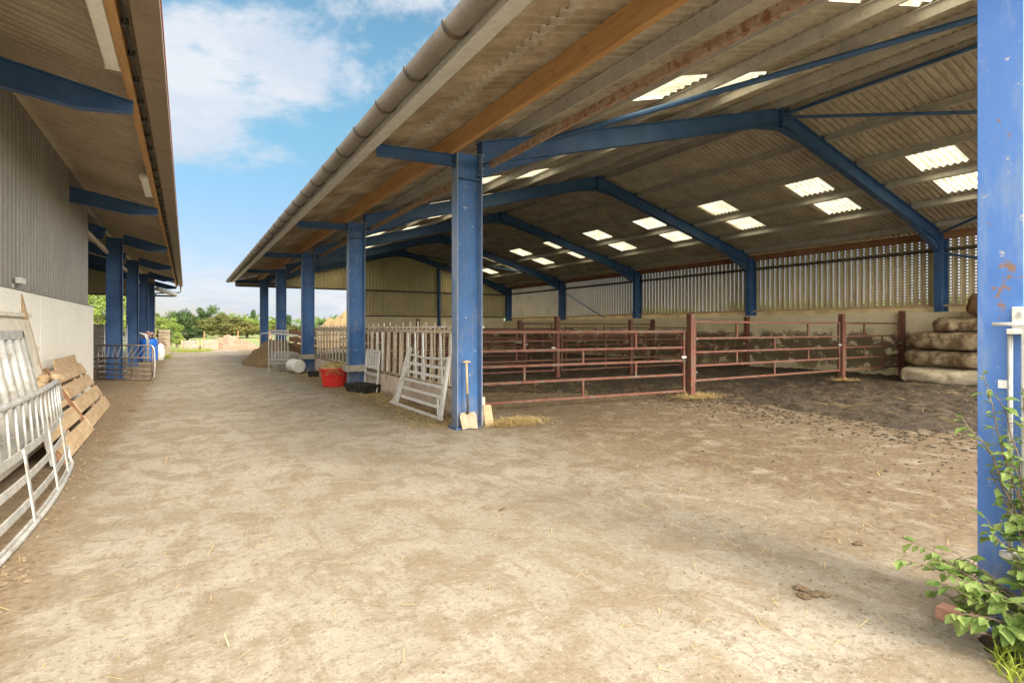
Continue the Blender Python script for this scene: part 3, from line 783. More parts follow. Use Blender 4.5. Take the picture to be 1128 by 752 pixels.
def pen_gate(p, q, zs, lab, stubs=True, w=.047, fork=True, mt='rust'):
    p = V((*p,0)); q = V((*q,0)); d = q-p; L = d.length; d.normalize()
    t = thing('pen_gate', p, lab, 'gate', 'red-brown pen gates')
    for z in zs:
        part('rail', mt, t, lambda m: m.bar(p+V((0,0,z)), q+V((0,0,z)), w*.8, w), bevel=.004)
    for s in (0.0, L):
        c = p+d*s
        part('stile', mt, t, lambda m: m.box((c.x-w*.5,c.y-w*.62,zs[0]-.03),(c.x+w*.5,c.y+w*.62,zs[-1]+.03)), bevel=.004)
    if stubs:
        n = max(3, int(L/1.15)); 
        for i in range(1, n):
            c = p+d*(L*i/n)
            for k in range(len(zs)-1):
                if (k+i) % 2 == 0:
                    part('spacer', mt, t, lambda m: m.bar(c+V((0,0,zs[k]+w/2)), c+V((0,0,zs[k+1]-w/2)), w*.9, w*.75, (0,1,0)))
    else:
        n = max(2, int(L/1.6))
        for i in range(1, n):
            c = p+d*(L*i/n)
            part('spacer', mt, t, lambda m: m.bar(c+V((0,-.036,zs[0]-.02)), c+V((0,-.036,zs[-1]+.02)), w*.9, .02, (0,1,0)))
    part('latch', 'galv', t, lambda m: m.box((q.x-.12,q.y-.07,zs[2]+.05),(q.x+.02,q.y-.045,zs[2]+.10)))
    return t
pen_gate((4.08,8.72),(9.18,8.30),[.15,.50,.80,1.08,1.42],'long five-rail red-brown gate across the front, right of the first blue column')
pen_gate((9.46,8.25),(15.10,8.28),[.36,.68,.97,1.27,1.63],'red-brown gate between the stout middle post and the right-hand post', stubs=True)
pen_gate((15.40,8.28),(18.42,8.32),[.36,.68,.97,1.27,1.63],'short red-brown gate running behind the bale stack', stubs=True)
pen_gate((4.3,13.5),(9.33,13.36),[.25,.55,.84,1.12,1.42],'dark red-brown gate of the second pen line, left part', mt='rust')
pen_gate((9.6,13.34),(17.8,13.22),[.25,.55,.84,1.12,1.30],'low red-brown gate of the second pen line, right part', stubs=False)
pen_gate((4.3,18.3),(10.98,18.2),[.3,.58,.86,1.14,1.42],'red-brown gate on the far pen line, left part', stubs=False)
pen_gate((11.25,18.2),(18.1,18.28),[.55,.80,1.05,1.30,1.66],'tall brown gate on the far pen line near the back wall', stubs=True)
pen_gate((9.5,13.5),(11.05,18.05),[.3,.58,.86,1.14,1.42],'red-brown divider gate joining the second and far pen lines', stubs=False)
pen_gate((4.3,15.9),(9.9,15.8),[.3,.58,.86,1.14,1.42],'red-brown gate between the second and far pen lines, left part')
pen_gate((11.4,15.6),(18.1,15.7),[.35,.62,.90,1.18,1.50],'red-brown gate between the second and far pen lines, right part')
post(12.3,13.3,1.75,.11,'thin red-brown post in the right part of the second pen line')
post(7.0,18.3,1.80,.11,'thin red-brown post in the left part of the far pen line')
pen_gate((4.3,24.6),(18.5,24.8),[.3,.6,.9,1.2,1.45],'farthest red-brown gate line near the gable wall', stubs=False)

# ================================================================== BALES
def bale(lo, hi, mt, lab, seed, group='flattened bales in the stack'):
    m = MB(); nx, ny, nz = 10, 22, 6
    lo = V(lo); hi = V(hi); c = (lo+hi)/2; h = (hi-lo)/2
    def P_(a, b, g):
        # superellipsoid-ish rounded slab
        v = V((a, b, g)); L = max(abs(a), abs(b), abs(g))
        e = (abs(a)**6+abs(b)**6+abs(g)**5)**(1/5.6)
        v = v/e if e > 0 else v
        q = V((c.x+v.x*h.x, c.y+v.y*h.y, c.z+v.z*h.z))
        q += V((.10,.12,.05))*noise.fractal(q*1.9+V((seed*3,0,0)), .8, 2, 5); q.z -= .05*max(0, -v.x)*max(0, v.z)
        q.z = max(q.z, lo.z-.01)
        return q
    grid = {}
    def gv(i, j, k):
        key = (i, j, k)
        if key not in grid:
            grid[key] = len(m.v); m.v.append(P_(2*i/nx-1, 2*j/ny-1, 2*k/nz-1))
        return grid[key]
    for i in range(nx):
        for j in range(ny):
            for k, fl in ((0,1),(nz,0)):
                f = (gv(i,j,k),gv(i+1,j,k),gv(i+1,j+1,k),gv(i,j+1,k)); m.f.append(f[::-1] if fl else f)
    for j in range(ny):
        for k in range(nz):
            for i, fl in ((0,1),(nx,0)):
                f = (gv(i,j,k),gv(i,j+1,k),gv(i,j+1,k+1),gv(i,j,k+1)); m.f.append(f[::-1] if fl else f)
    for i in range(nx):
        for k in range(nz):
            for j, fl in ((0,0),(ny,1)):
                f = (gv(i,j,k),gv(i+1,j,k),gv(i+1,j,k+1),gv(i,j,k+1)); m.f.append(f[::-1] if fl else f)
    return one('bale', m, mt, (c.x,c.y,lo.z), lab, 'bale', group, smooth=True)
bale((16.85,5.2,.0),(18.6,7.75,.48),'bale_white','pale flattened bale at the bottom of the stack by the right column',1)
bale((16.92,5.1,.47),(18.6,7.62,.94),'bale','brown flattened bale second from the bottom of the stack',2)
bale((16.9,5.2,.93),(18.6,7.5,1.41),'bale','brown flattened bale third from the bottom of the stack',3)
bale((17.1,5.0,1.38),(18.6,7.05,1.78),'bale','shorter flattened bale fourth from the bottom of the stack',4)
bale((17.4,4.2,1.76),(18.6,6.35,2.45),'bale_brown','dark brown bale topping the stack against the vented sheeting',5)
bale((16.85,2.5,.0),(18.6,5.0,.48),'bale','flattened bale on the floor behind the near column',6)

# ================================================================== OBJECTS BY THE FEED BARRIER
# leaning white gate
def lean_T(p0, p1, top_dx, h):
    """frame: local x along p0->p1 on the ground, local z up the leaning plane"""
    p0 = V(p0); p1 = V(p1); x = (p1-p0).normalized()
    z = V((top_dx, 0, h)).normalized(); y = z.cross(x).normalized(); x = y.cross(z).normalized()
    return basis(p0, x, y, z)
p0, p1 = V((3.52,10.40,.03)), V((3.57,8.36,.03))
T = lean_T(p0, p1, .27, 1.1); L = (p1-p0).length
g = thing('leaning_gate', (3.53,9.5,0), 'white-painted metal gate with seven rails leaning on the feed barrier beside the first column', 'gate')
def tp(name, fn, mt='galv_white', par=None, **k):
    m = MB(); m.T = T; fn(m); return m.build(name, mt, par or g, **k)
tp('rail', lambda m: m.bar((-.28,0,.0),(L+.10,0,.0),.05,.05))
for z, xa, xb in ((.17,.22,L-.20),(.34,.16,L-.22),(.50,.12,L-.24),(.66,.10,L-.26),(.82,.06,L-.26)):
    tp('rail', lambda m: m.bar((xa*.9,0,z),(xb+.12,0,z),.028,.05))
tp('top_rail', lambda m: m.tube([(.08,0,1.0),(.25,0,.975),(L*.5,0,.95),(L-.35,0,.97),(L-.2,0,.99)], .022, 8), smooth=True)
tp('stile', lambda m: m.bar((0,0,.03),(.06,0,1.13),.06,.09,(1,0,0)))
tp('stile', lambda m: m.bar((L+.02,0,.03),(L-.16,0,1.02),.05,.08,(1,0,0)))
tp('brace', lambda m: m.tube([(.05,-.03,.42),(.62,-.03,1.05)], .014, 6))
tp('foot_brace', lambda m: m.tube([(-.2,0,.03),(.02,0,.30)], .018, 6))
tp('foot_brace', lambda m: m.tube([(L-.22,0,.30),(L-.10,0,.06),(L+.06,0,.03)], .018, 6))

# shovel on the first column
t = thing('shovel', (3.60,7.33,0), 'long-handled shovel with pale wooden T handle leaning on the first blue column', 'shovel')
part('blade', 'steel_dark', t, lambda m: m.add([(3.48,7.30,.01),(3.72,7.28,.01),(3.735,7.36,.20),(3.71,7.37,.25),(3.50,7.385,.25),(3.465,7.37,.20),(3.60,7.335,.02),(3.60,7.41,.24)],
     [(0,6,7,4,5),(6,1,2,3,7)]), solid=.006)
t.children[0].data.materials.clear(); t.children[0].data.materials.append(M['stone'])
part('socket', 'steel_dark', t, lambda m: m.tube([(3.60,7.385,.23),(3.595,7.36,.33),(3.59,7.372,.53)], [.022,.018,.016], 8), smooth=True)
part('shaft', 'wood_handle', t, lambda m: m.tube([(3.59,7.372,.52),(3.585,7.39,.985)], [.019,.017], 8), smooth=True)
part('grip', 'wood_handle', t, lambda m: m.tube([(3.52,7.375,.99),(3.585,7.385,1.0),(3.65,7.395,.99)], [.013,.018,.013], 8), smooth=True)
# pale slab leaning right of the column base
m = MB(); m.T = basis(V((3.98,7.40,0)), V((.6,-.1,0)).normalized(), V((.1,.6,0)).normalized(), V((-.12,.08,1)).normalized())
m.box((-.07,-.02,0),(.07,.02,.33)); one('stone_slab', m, 'timber_grey', (3.98,7.40,0), 'small pale slab leaning at the foot of the first blue column', 'slab', bevel=.01)

# straw-filled red tub
c = V((3.30,14.55,0))
t = thing('feed_tub', c, 'red plastic tub heaped with pale straw beside the second blue column', 'tub')
part('tub', 'red', t, lambda m: m.lathe([(.28,0),(.30,.02),(.36,.42),(.39,.43),(.39,.47),(.36,.47),(.34,.30)], c, 28), smooth=False)
rs = random.Random(5)
def strawheap(m, c, rx, ry, h, n, lo=.02, L=.12, seed=1):
    r = random.Random(seed)
    for _ in range(n):
        a = r.uniform(0, 6.283); q = math.sqrt(r.random())
        x, y = c.x+math.cos(a)*q*rx, c.y+math.sin(a)*q*ry
        z = c.z + h*max(0,(1-q*q)) + r.uniform(0,.025)
        d = V((r.uniform(-1,1), r.uniform(-1,1), r.uniform(-.35,.35))).normalized()*L*r.uniform(.5,1.2)
        w = d.cross(V((0,0,1))).normalized()*r.uniform(.0025,.006)
        p = V((x,y,z)); m.add([p-d/2-w, p-d/2+w, p+d/2+w, p+d/2-w], [(0,1,2,3)])
part('straw', 'straw', t, lambda m: (m.blob(c+V((0,0,.44)), .36, (1,1,.42), 7, .2, 2, 3), strawheap(m, c+V((0,0,.45)), .42, .42, .15, 700, seed=3), strawheap(m, c+V((-.1,-.38,.30)), .22, .06, .12, 120, seed=8)))

# black rubber trough
c = V((3.56,12.85,0))
t = thing('rubber_trough', c, 'shallow black rubber trough of dirty water in front of the kerb wall', 'trough')
m = MB(); m.T = basis(c, V((.35,-.94,0)), V((.94,.35,0)), V((0,0,1)))
def trough(m):
    o = [(-.46,-.24),(.46,-.24),(.46,.24),(-.46,.24)]
    k = lambda s, z: [(x*s, y*s, z) for x, y in o]
    vs = k(.80,0)+k(1.0,.20)+k(.90,.20)+k(.78,.07)
    fs = [(3,2,1,0)]
    for a in range(3):
        for i in range(4): fs.append((4*a+i, 4*a+(i+1)%4, 4*a+4+(i+1)%4, 4*a+4+i))
    fs.append((12,13,14,15)); m.add(vs, fs)
trough(m); m.build('basin', 'black', t, bevel=.015)
m2 = MB(); m2.T = m.T; m2.add([(-.37,-.19,.12),(.37,-.19,.12),(.37,.19,.12),(-.37,.19,.12)], [(0,1,2,3)]); m2.build('feed', 'dung', t)
# small slatted hurdle leaning on the barrier
p0, p1 = V((3.76,13.5,.02)), V((3.77,12.5,.02)); T = lean_T(p0, p1, .08, 1.0); L = (p1-p0).length
g = thing('small_hurdle', (3.71,13,0), 'small grey slatted hurdle standing against the barrier behind the black trough', 'hurdle')
for z in (.08,.38,.54,.94): tp('rail', lambda m: m.bar((0,0,z),(L,0,z),.025,.045))
for i in range(2): tp('stile', lambda m: m.bar((L*i,0,0),(L*i,0,.96),.03,.05,(1,0,0)))
for i in range(1,7): tp('slat', lambda m: m.bar((L*i/7,0,.56),(L*i/7,0,.92),.012,.07,(1,0,0)))

# white drum lying on its side
c = V((3.12,19.35,0))
t = thing('white_drum', c, 'dirty white plastic drum lying on its side by the third blue column', 'drum')
def drum(m):
    T0 = basis(c+V((0,0,.235)), V((0,0,1)), V((.35,-.94,0)).cross(V((0,0,1)))*1.0, V((.20,-.98,0)).normalized())
    T0 = basis(c+V((0,0,.235)), V((.98,.20,0)), V((0,0,1)), V((.20,-.98,0)))
    m.T = T0
    m.lathe([(.16,-.34),(.215,-.31),(.232,-.27),(.232,-.1),(.225,-.08),(.232,-.06),(.232,.12),(.225,.14),(.232,.16),(.232,.27),(.215,.31),(.19,.33)], (0,0,0), 14)
part('shell', 'whiteplastic', t, drum)
def cap(m): m.T = basis(c+V((0,0,.235)), V((.98,.20,0)), V((0,0,1)), V((.20,-.98,0))); m.lathe([(.035,.33),(.035,.36)], (.09,.05,0), 10)
part('cap', 'whiteplastic', t, cap)

# concrete trough by the third column, with galvanised rack
t = thing('concrete_trough', (3.0,21.3,0), 'grey concrete feed trough beyond the white drum', 'trough')
def ctr(m):
    x0,x1,y0,y1 = 2.75,3.40,20.55,22.6
    m.box((x0,y0,0),(x0+.1,y1,.62)); m.box((x1-.1,y0,0),(x1,y1,.62)); m.box((x0+.101,y0,0),(x1-.101,y0+.1,.62)); m.box((x0+.101,y1-.1,0),(x1-.101,y1,.62)); m.box((x0+.101,y0+.101,.05),(x1-.101,y1-.101,.2))
part('basin', 'concrete', t, ctr, bevel=.012)
part('feed', 'dung', t, lambda m: m.blob((3.07,21.6,.42), .5, (.42,1.6,.25), 6, .3, 4))
t = thing('slatted_hurdle', (2.5,21.2,0), 'upright pale galvanised hurdle with vertical bars beside the concrete trough', 'hurdle')
pa, pb = V((2.36,21.0,0)), V((2.70,20.45,0))
pa, pb = V((2.42,20.35,0)), V((2.98,20.02,0))
dd = (pb-pa)
for z in (.30,.42,1.40): part('rail', 'galv', t, lambda m: m.bar(pa+V((0,0,z)), pb+V((0,0,z)), .03, .05))
for i in range(7): part('bar', 'galv', t, lambda m: m.bar(pa+dd*i/6+V((0,0,.42 if 0 < i < 6 else 0)), pa+dd*i/6+V((0,0,1.42)), .03, .035, (0,1,0)))
t = thing('tube_rail', (3.3,24,0), 'horizontal galvanised tube rail fixed between the far blue columns', 'rail')
part('tube', 'galv_white', t, lambda m: m.tube([(3.35,FY[3]+.1,1.22),(3.25,24,1.26),(3.2,29.5,1.24)], .035, 8), smooth=True)
part('drop', 'galv_white', t, lambda m: m.tube([(3.2,29.5,1.24),(3.15,29.7,1.1),(3.15,29.7,0)], .03, 8), smooth=True)
# dark timber barrier boards behind the trough
m = MB(); 
for z in (.35,.62,.89,1.16): m.box((3.95,FY[3]+.2,z),(4.0,FY[4]-.2,z+.22))
for y in (21.5,23.2,25.0): m.box((4.0,y,0),(4.1,y+.1,1.5))
one('timber_fence', m, 'timber_dark', (4.0,23.3,0), 'dark brown boarded fence between the third and fourth columns', 'fence')
m = MB(); m.lathe([(.14,0),(.17,.16),(.18,.17),(.15,.17),(.13,.1)], (3.35,17.6,0), 16)
one('feed_bowl', m, 'black', (3.35,17.6,0), 'small black feed bowl behind the red tub', 'bowl')

# muck heap
def heap(name, c, rx, ry, h, mt, lab, cat, seed, n=46, rough=.25):
    m = MB(); c = V(c)
    for j in range(n+1):
        for i in range(n+1):
            u, w = 2*i/n-1, 2*j/n-1; q = math.hypot(u, w)
            x, y = c.x+u*rx*1.15, c.y+w*ry*1.15
            f = max(0, 1-q**1.7)
            k = noise.fractal(V((x*1.3, y*1.3, seed)), .8, 2.1, 5)
            m.v.append(V((x, y, f*h*(1+rough*k*1.6)+ (.02 if f > 0 else -.04) + f*.10*noise.noise(V((x*7,y*7,seed))))))
    for j in range(n):
        for i in range(n):
            a = j*(n+1)+i; m.f.append((a, a+1, a+n+2, a+n+1))
    return one(name, m, mt, c, lab, cat, smooth=False)
heap('muck_heap', (3.4,25.2,0), 1.25, 3.0, .92, 'heap', 'brown heap of old straw and muck spilling between the far columns', 'heap', 3)
heap('rubble_heap', (2.5,43.6,0), 1.9, 1.5, .80, 'heap_far', 'low pinkish heap of rubble and soil at the end of the yard', 'heap', 9, rough=.25)
heap('manure_mound', (12.2,44.5,0), 4.2, 4, 2.9, 'heap', 'tall brown manure mound seen through the open gable bay', 'heap', 15, rough=.12)

# ================================================================== LEFT SIDE STUFF
# hurdle at the left posts (faces the camera)
pa = V((-2.15,19.42,.05)); pb = V((-.82,18.62,.05)); T = basis(pa, (pb-pa).normalized(), V((0,0,1)).cross((pb-pa).normalized()), V((0,0,1))); L = (pb-pa).length
g = thing('sheep_hurdle', (pa+pb)/2-V((0,0,.05)), 'brown steel hurdle with bars standing across the first left blue post', 'hurdle')
for z in (.0,.13,.27,.43,.60,.95): tp('rail', lambda m: m.tube([(0,0,z),(L-.06 if z in (0,.95) else L,0,z)], .02, 8), 'hurdle', smooth=True)
for i in range(2): tp('stile', lambda m: m.tube([(L*i,0,.03),(L*i,0,.92)], .024, 8), 'hurdle', smooth=True)
tp('end_loop', lambda m: m.tube([(L-.06,0,.95),(L,0,.93),(L+.05,0,.84),(L+.07,0,.45),(L+.05,0,.06),(L-.05,0,0)], .022, 8), 'galv_dull', smooth=True)
for x in (.5,.95,1.3): tp('upright', lambda m: m.bar((x,.02,0),(x,.02,.95),.02,.035,(1,0,0)), 'hurdle')
for i in range(10): tp('bar', lambda m: m.tube([(.12+i*.14,0,.61),(.15+i*.17,0,.94)], .009, 6), 'galv')
# more hurdles stored behind
def stored(px, y, x0_, h, lab, ang=.1):
    pa = V((x0_,y,0)); pb = V((x0_+1.2,y+ang,0)); d = (pb-pa).normalized(); 
    t = thing('stored_hurdle', pa, lab, 'hurdle', 'hurdles stored behind the left posts')
    for k in range(7): part('rail', 'galv', t, lambda m: m.tube([pa+V((0,0,.08+k*h/7)), pb+V((0,0,.08+k*h/7))], .018, 6), smooth=True)
    for s in (0, .5, 1): part('upright', 'galv', t, lambda m: m.tube([pa+(pb-pa)*s, pa+(pb-pa)*s+V((0,0,h+.06))], .02, 6), smooth=True)
stored(0, 22.2, -2.9, 1.55, 'tall galvanised hurdle just past the white wall corner')
stored(0, 25.0, -3.2, 1.3, 'galvanised hurdle between the first and second left posts', .6)
t = thing('livestock_crate', (-1.6,27.2,0), 'galvanised cage of hoops and bars between the left posts', 'cage')
def hoops(m):
    for k in range(4):
        y = 26.9+k*.45
        m.tube([(-1.95,y,0),(-1.95,y,1.05),(-1.85,y,1.25),(-1.65,y,1.3),(-1.45,y,1.2),(-1.38,y,1.0),(-1.38,y,0)], .02, 6)
part('hoop', 'galv', t, hoops, smooth=True)
part('side_bar', 'galv', t, lambda m: [m.tube([(-1.38,26.9,z),(-1.38,28.3,z)], .015, 6) for z in (.2,.5,.8,1.0)], smooth=True)
m = MB()
for z in range(3):
    for k in range(3): m.blob((-2.0+.45*k,31.0,.18+.3*z), .25, (1,.7,.65), 6, .2, k+z)
one('sack_pile', m, 'heap_far', (-1.6,31,0), 'pinkish pile of filled sacks behind the hurdle', 'sacks', smooth=True)
# blue barrel with flowers
c = ground(165,397.5); c.x -= .05
t = thing('blue_barrel', c, 'upright blue plastic barrel with faded flowers on top beside the left posts', 'barrel')
part('shell', 'barrelblue', t, lambda m: m.lathe([(.30,0),(.34,.04),(.36,.2),(.365,.34),(.35,.36),(.365,.38),(.365,.66),(.35,.68),(.365,.70),(.355,.9),(.33,.98),(.30,1.0),(.29,.98)], c, 24))
rr = random.Random(8)
def flw(m):
    for _ in range(60):
        a = rr.uniform(0,6.28); q = rr.uniform(0,.3); m.blob(c+V((q*math.cos(a)+.0,q*math.sin(a),1.05+rr.uniform(0,.28)*(1-q))), rr.uniform(.03,.06), (1,1,.7), 4, .4, rr.random()*9)
fl = MB(); flw(fl); one('flower_planter', fl, 'flower', c+V((0,0,1.0)), 'faded pink and orange flowers on top of the blue barrel', 'flowers')
c = ground(177,396.5)
m = MB(); m.blob(c+V((0,0,.36)), .25, (.75,.75,1.6), 8, .25, 4, 2); one('white_sack', m, 'whiteplastic', c, 'cream upright sack between the blue barrel and the stone wall', 'sack', smooth=True)
# rubble stone wall
def stonewall(m, a, b, w, h, seed):
    r = random.Random(seed); a = V(a); b = V(b); d = (b-a); L = d.length; d.normalize(); s = V((-d.y,d.x,0))
    z = 0; row = 0
    while z < h:
        hh = r.uniform(.11,.18); x = -r.uniform(0,.2)
        while x < L:
            ww = r.uniform(.2,.42); p = a+d*max(0,x); q = a+d*min(L,x+ww-.015)
            e = r.uniform(-.02,.02)
            if (q-p).dot(d) > .03:
                T0 = m.T; m.bar(p+V((0,0,z+hh/2))+s*e, q+V((0,0,z+hh/2))+s*e, w, hh-.012)
            x += ww
        z += hh
m = MB(); stonewall(m, (-.95,32.6,0), (-1.2,38.2,0), .5, 1.28, 4)
one('stone_wall', m, 'stone', (-1.1,35,0), 'tan rubble stone wall behind the blue barrel', 'wall', bevel=.02)
# grey blocks at yard end
for (xa, xb, lab) in ((-.3,.72,'grey slatted concrete crate at the yard end, left of its pair'), (.86,1.86,'grey slatted concrete crate at the yard end, right of its pair')):
    t = thing('concrete_crate', ((xa+xb)/2,42.5,0), lab, 'crate', 'grey crates at the end of the yard')
    part('core', 'timber_grey', t, lambda m: m.box((xa+.05,42.1,0),(xb-.05,43.0,.62)))
    for z in (.04,.20,.36,.52): part('slat', 'concrete', t, lambda m: m.box((xa,42.04,z),(xb,42.09,z+.125)))
    for x in (xa+.05, (xa+xb)/2, xb-.05): part('post', 'timber_grey', t, lambda m: m.box((x-.04,42.0,0),(x+.04,42.035,.70)))
# field gate post line
t = thing('wire_fence', (6,50,0), 'thin post and wire fence along the grass field beyond the yard', 'fence')
for k in range(14): part('post', 'timber_dark', t, lambda m: m.box((-6+2.4*k,50,0),(-5.92+2.4*k,50.08,1.25)))
part('wire', 'steel_dark', t, lambda m: [m.tube([(-6,50.04,z),(26,50.04,z)], .004, 5) for z in (.4,.75,1.1)])

# leaning timber panels
def panel(p0, p1, dx, h, rows, ribs, lab, seed, mt='timber_grey'):
    global T, g
    p0 = V(p0); p1 = V(p1); T = lean_T(p0, p1, dx, h); L = (p1-p0).length; H = math.hypot(dx, h)
    g = thing('board_shutter', (p0+p1)/2, lab, 'board shutter', 'board shutters leaning on the white wall')
    r = random.Random(seed)
    hb = H/rows
    for k in range(rows):
        e = r.uniform(-.03,.06); tp('board', lambda m: m.box((-.02+e,-.012,k*hb+.035),(L+r.uniform(-.03,.03),.012,(k+1)*hb-.012)), mt, bevel=.004)
    for x in ribs:
        tp('batten', lambda m: m.box((x-.04,.014,0),(x+.04,.07,H+.06)), 'timber_dark' if x == ribs[0] else mt, bevel=.004)
    return L
# local y points to... battens face the alley; decide side by sign
panel((-1.10,7.72,.01),(-1.16,10.02,.01),-.58,.80,4,[.04,1.15],'nearest weathered timber panel leaning on the white wall, with a thick brown end batten',2)
panel((-1.17,10.12,.01),(-1.30,13.35,.01),-.50,.88,4,[.04,1.7,3.16],'second weathered timber panel leaning on the white wall, farther along',3)
m = MB(); m.T = lean_T(V((-1.62,10.6,.55)), V((-1.66,12.7,.55)), -.12, .6); m.box((0,-.01,0),(2.1,.012,.48))
one('loose_board', m, 'timber_grey', (-1.64,11.6,.55), 'pale brown board sticking up behind the timber panels', 'board')
m = MB()
rr = random.Random(4)
for k in range(9): m.blob((-1.6+rr.uniform(-.1,.1), 8.3+rr.uniform(0,1.6), .80+rr.uniform(-.05,.05)), rr.uniform(.06,.11), (1,1.4,.7), 5, .4, k)
for k in range(6): m.bar((-1.72,8.0+.3*k,0),(-1.72,8.02+.3*k,.8),.08,.06,(0,1,0))
one('timber_offcuts', m, 'timber_grey', (-1.65,9,0), 'jumble of broken timber offcuts behind the nearest timber panel', 'timber')
# tall pale frame leaning on the wall behind
p0, p1 = V((-1.50,6.9,.01)), V((-1.50,9.75,.01)); T = lean_T(p0, p1, -.33, 1.82); L = (p1-p0).length
g = thing('wall_board', (p0+p1)/2, 'tall pale board with timber rails leaning against the white wall', 'board')
tp('board', lambda m: m.box((-.6,-.01,.05),(L-.28,.01,1.62)), 'timber_pale')
for z in (.62,1.20,1.66): tp('rail', lambda m: m.box((-.6,.012,z),(L+.05,.05,z+.055)), 'timber_pale', bevel=.004)
tp('post', lambda m: m.bar((L-.05,.03,0),(L-.30,.03,2.02),.06,.09,(1,0,0)), 'timber_grey')
tp('thin_batten', lambda m: m.bar((L-.42,.045,.9),(L-.40,.045,2.10),.02,.03,(1,0,0)), 'timber_pale')
# heavy galvanised gate with thick tubes
p0, p1 = V((-1.24,5.2,.02)), V((-1.22,7.60,.02)); T = lean_T(p0, p1, -.27, 1.38); L = (p1-p0).length; H = 1.43
g = thing('tube_gate', (p0+p1)/2, 'heavy galvanised gate with thick upright tubes leaning on the left wall', 'gate')
tp('top_rail', lambda m: m.bar((-.1,0,H),(L+.03,0,H),.05,.09), 'galv_mid', bevel=.005)
tp('bottom_rail', lambda m: m.bar((-.1,0,.46),(L+.03,0,.46),.04,.13), 'galv_mid', bevel=.005)
tp('stile', lambda m: m.bar((L,0,0),(L,0,H+.03),.05,.10,(1,0,0)), 'galv_mid', bevel=.005)
for i in range(9): tp('tube', lambda m: m.tube([(L-.28-i*.27,0,.50),(L-.28-i*.27,0,H-.045)], .042, 12), 'galv_mid', smooth=True)
tp('gusset', lambda m: m.bar((L-.9,.03,.40),(L-.05,.03,.58),.02,.05), 'galv_mid')
# curved ring-feeder section in front: arc in plan
g = thing('ring_feeder_section', (-1.1,5.9,0), 'curved galvanised ring feeder section with flat rails lying in front of the tube gate', 'feeder')
def arc(t, z):   # t 0..1 from near to far
    y = 3.3+4.35*t; x = -.93-.62*((t-.45)*1.5)**2 - z*.10
    x = -1.0 - .45*(t-.55)**2 - z*.12
    return V((x, y, z))
N = 14
for z, w in ((.03,.045),(.18,.06),(.36,.06),(.55,.065)):
    part('flat_rail', 'galv_mid', g, lambda m: [m.bar(arc(i/N, z), arc((i+1)/N, z), .014, w) for i in range(N)])
part('top_rail', 'galv_mid', g, lambda m: m.tube([arc(i/N*.97, .93) for i in range(N+1)]+[arc(1.0,.90), arc(1.02,.80), arc(1.02,.70)], .027, 8), smooth=True)
part('bottom_tube', 'galv_mid', g, lambda m: m.tube([arc(i/N, .0)+V((.02,0,.02)) for i in range(N+1)]+[arc(1.012,.08), arc(1.012,.2)], .018, 8), smooth=True)
for tt in (.05,.27,.50,.72,.90):
    part('upright', 'galv_mid', g, lambda m: m.bar(arc(tt,.0)+V((.014,0,0)), arc(tt,.58)+V((.014,0,0)), .05, .012, (1,0,0)))
for i in range(20):
    tt = .03+i*.05
    part('bar', 'galv', g, lambda m: m.tube([arc(tt,.56), arc(tt+.02,.92)], .012, 6), smooth=True)

# ================================================================== RIGHT FOREGROUND: GATE ON THE NEAR COLUMN
t = thing('hanging_gate', (3.33,.98,0), 'pale galvanised gate hung on the near blue column at the right edge', 'gate')
part('hinge_plate', 'galv_white', t, lambda m: m.box((3.405,.99,1.475),(3.437,1.055,1.60)), bevel=.004)
part('hinge_bolt', 'galv', t, lambda m: m.tube([(3.39,1.022,1.565),(3.40,1.022,1.565),(3.41,1.022,1.565)], .011, 8))
part('hinge_pin', 'galv_white', t, lambda m: m.tube([(3.40,1.125,1.518),(3.38,.96,1.518)], .009, 8), smooth=True)
part('hinge_eye', 'galv_white', t, lambda m: m.box((3.36,.955,1.47),(3.42,1.06,1.495)), bevel=.003)
part('hanging_rod', 'galv', t, lambda m: m.tube([(3.39,1.055,1.49),(3.39,1.055,.42)], .011, 8), smooth=True)
part('stile', 'galv_white', t, lambda m: m.tube([(3.38,.985,1.50),(3.38,.985,.10)], .026, 12), smooth=True)
part('hinge_eye', 'galv_white', t, lambda m: m.lathe([(.012,.40),(.04,.405),(.04,.425),(.012,.43)], (3.39,1.055,0), 14))
for z in (.14,.40,.66,.92,1.20,1.47): part('rail', 'galv_white', t, lambda m: m.tube([(3.38,.985,z),(3.42,-2.2,z)], .022, 10), smooth=True)
part('stile', 'galv_white', t, lambda m: m.tube([(3.42,-2.2,.1),(3.42,-2.2,1.5)], .025, 10), smooth=True)
m = MB(); m.box((3.434,1.075,1.205),(3.4375,1.115,1.245)); one('sticker', m, 'paper', (3.436,1.095,1.205), 'small white square sticker on the near blue column', 'sticker')
m = MB(); m.box((3.33,1.16,0),(3.425,1.34,.065)); one('loose_brick', m, 'brick', (3.36,1.25,0), 'pink brick lying at the foot of the near blue column', 'brick', bevel=.006)

# ================================================================== PLANTS
def leaf(m, p, d, up, L, W):
    d = d.normalized(); s = d.cross(up)
    if s.length < .01: s = d.cross(V((1,0,0)))
    s.normalize(); n = s.cross(d)
    pts = [p, p+d*L*.18+s*W*.42, p+d*L*.32+s*W*.36+n*W*.05, p+d*L*.45+s*W*.5+n*W*.08, p+d*L*.62+s*W*.33, p+d*L*.8+s*W*.22-n*W*.08, p+d*L-n*W*.22,
           p+d*L*.8-s*W*.22-n*W*.08, p+d*L*.62-s*W*.33, p+d*L*.45-s*W*.5+n*W*.08, p+d*L*.32-s*W*.36+n*W*.05, p+d*L*.18-s*W*.42]
    mid = [p+d*L*.3-n*W*.10, p+d*L*.6-n*W*.10]
    m.add(pts+mid, [(0,1,2,12),(2,3,12),(3,4,13,12),(4,5,13),(5,6,13),(6,7,13),(7,8,13),(8,9,12,13),(9,10,12),(10,11,0,12)])
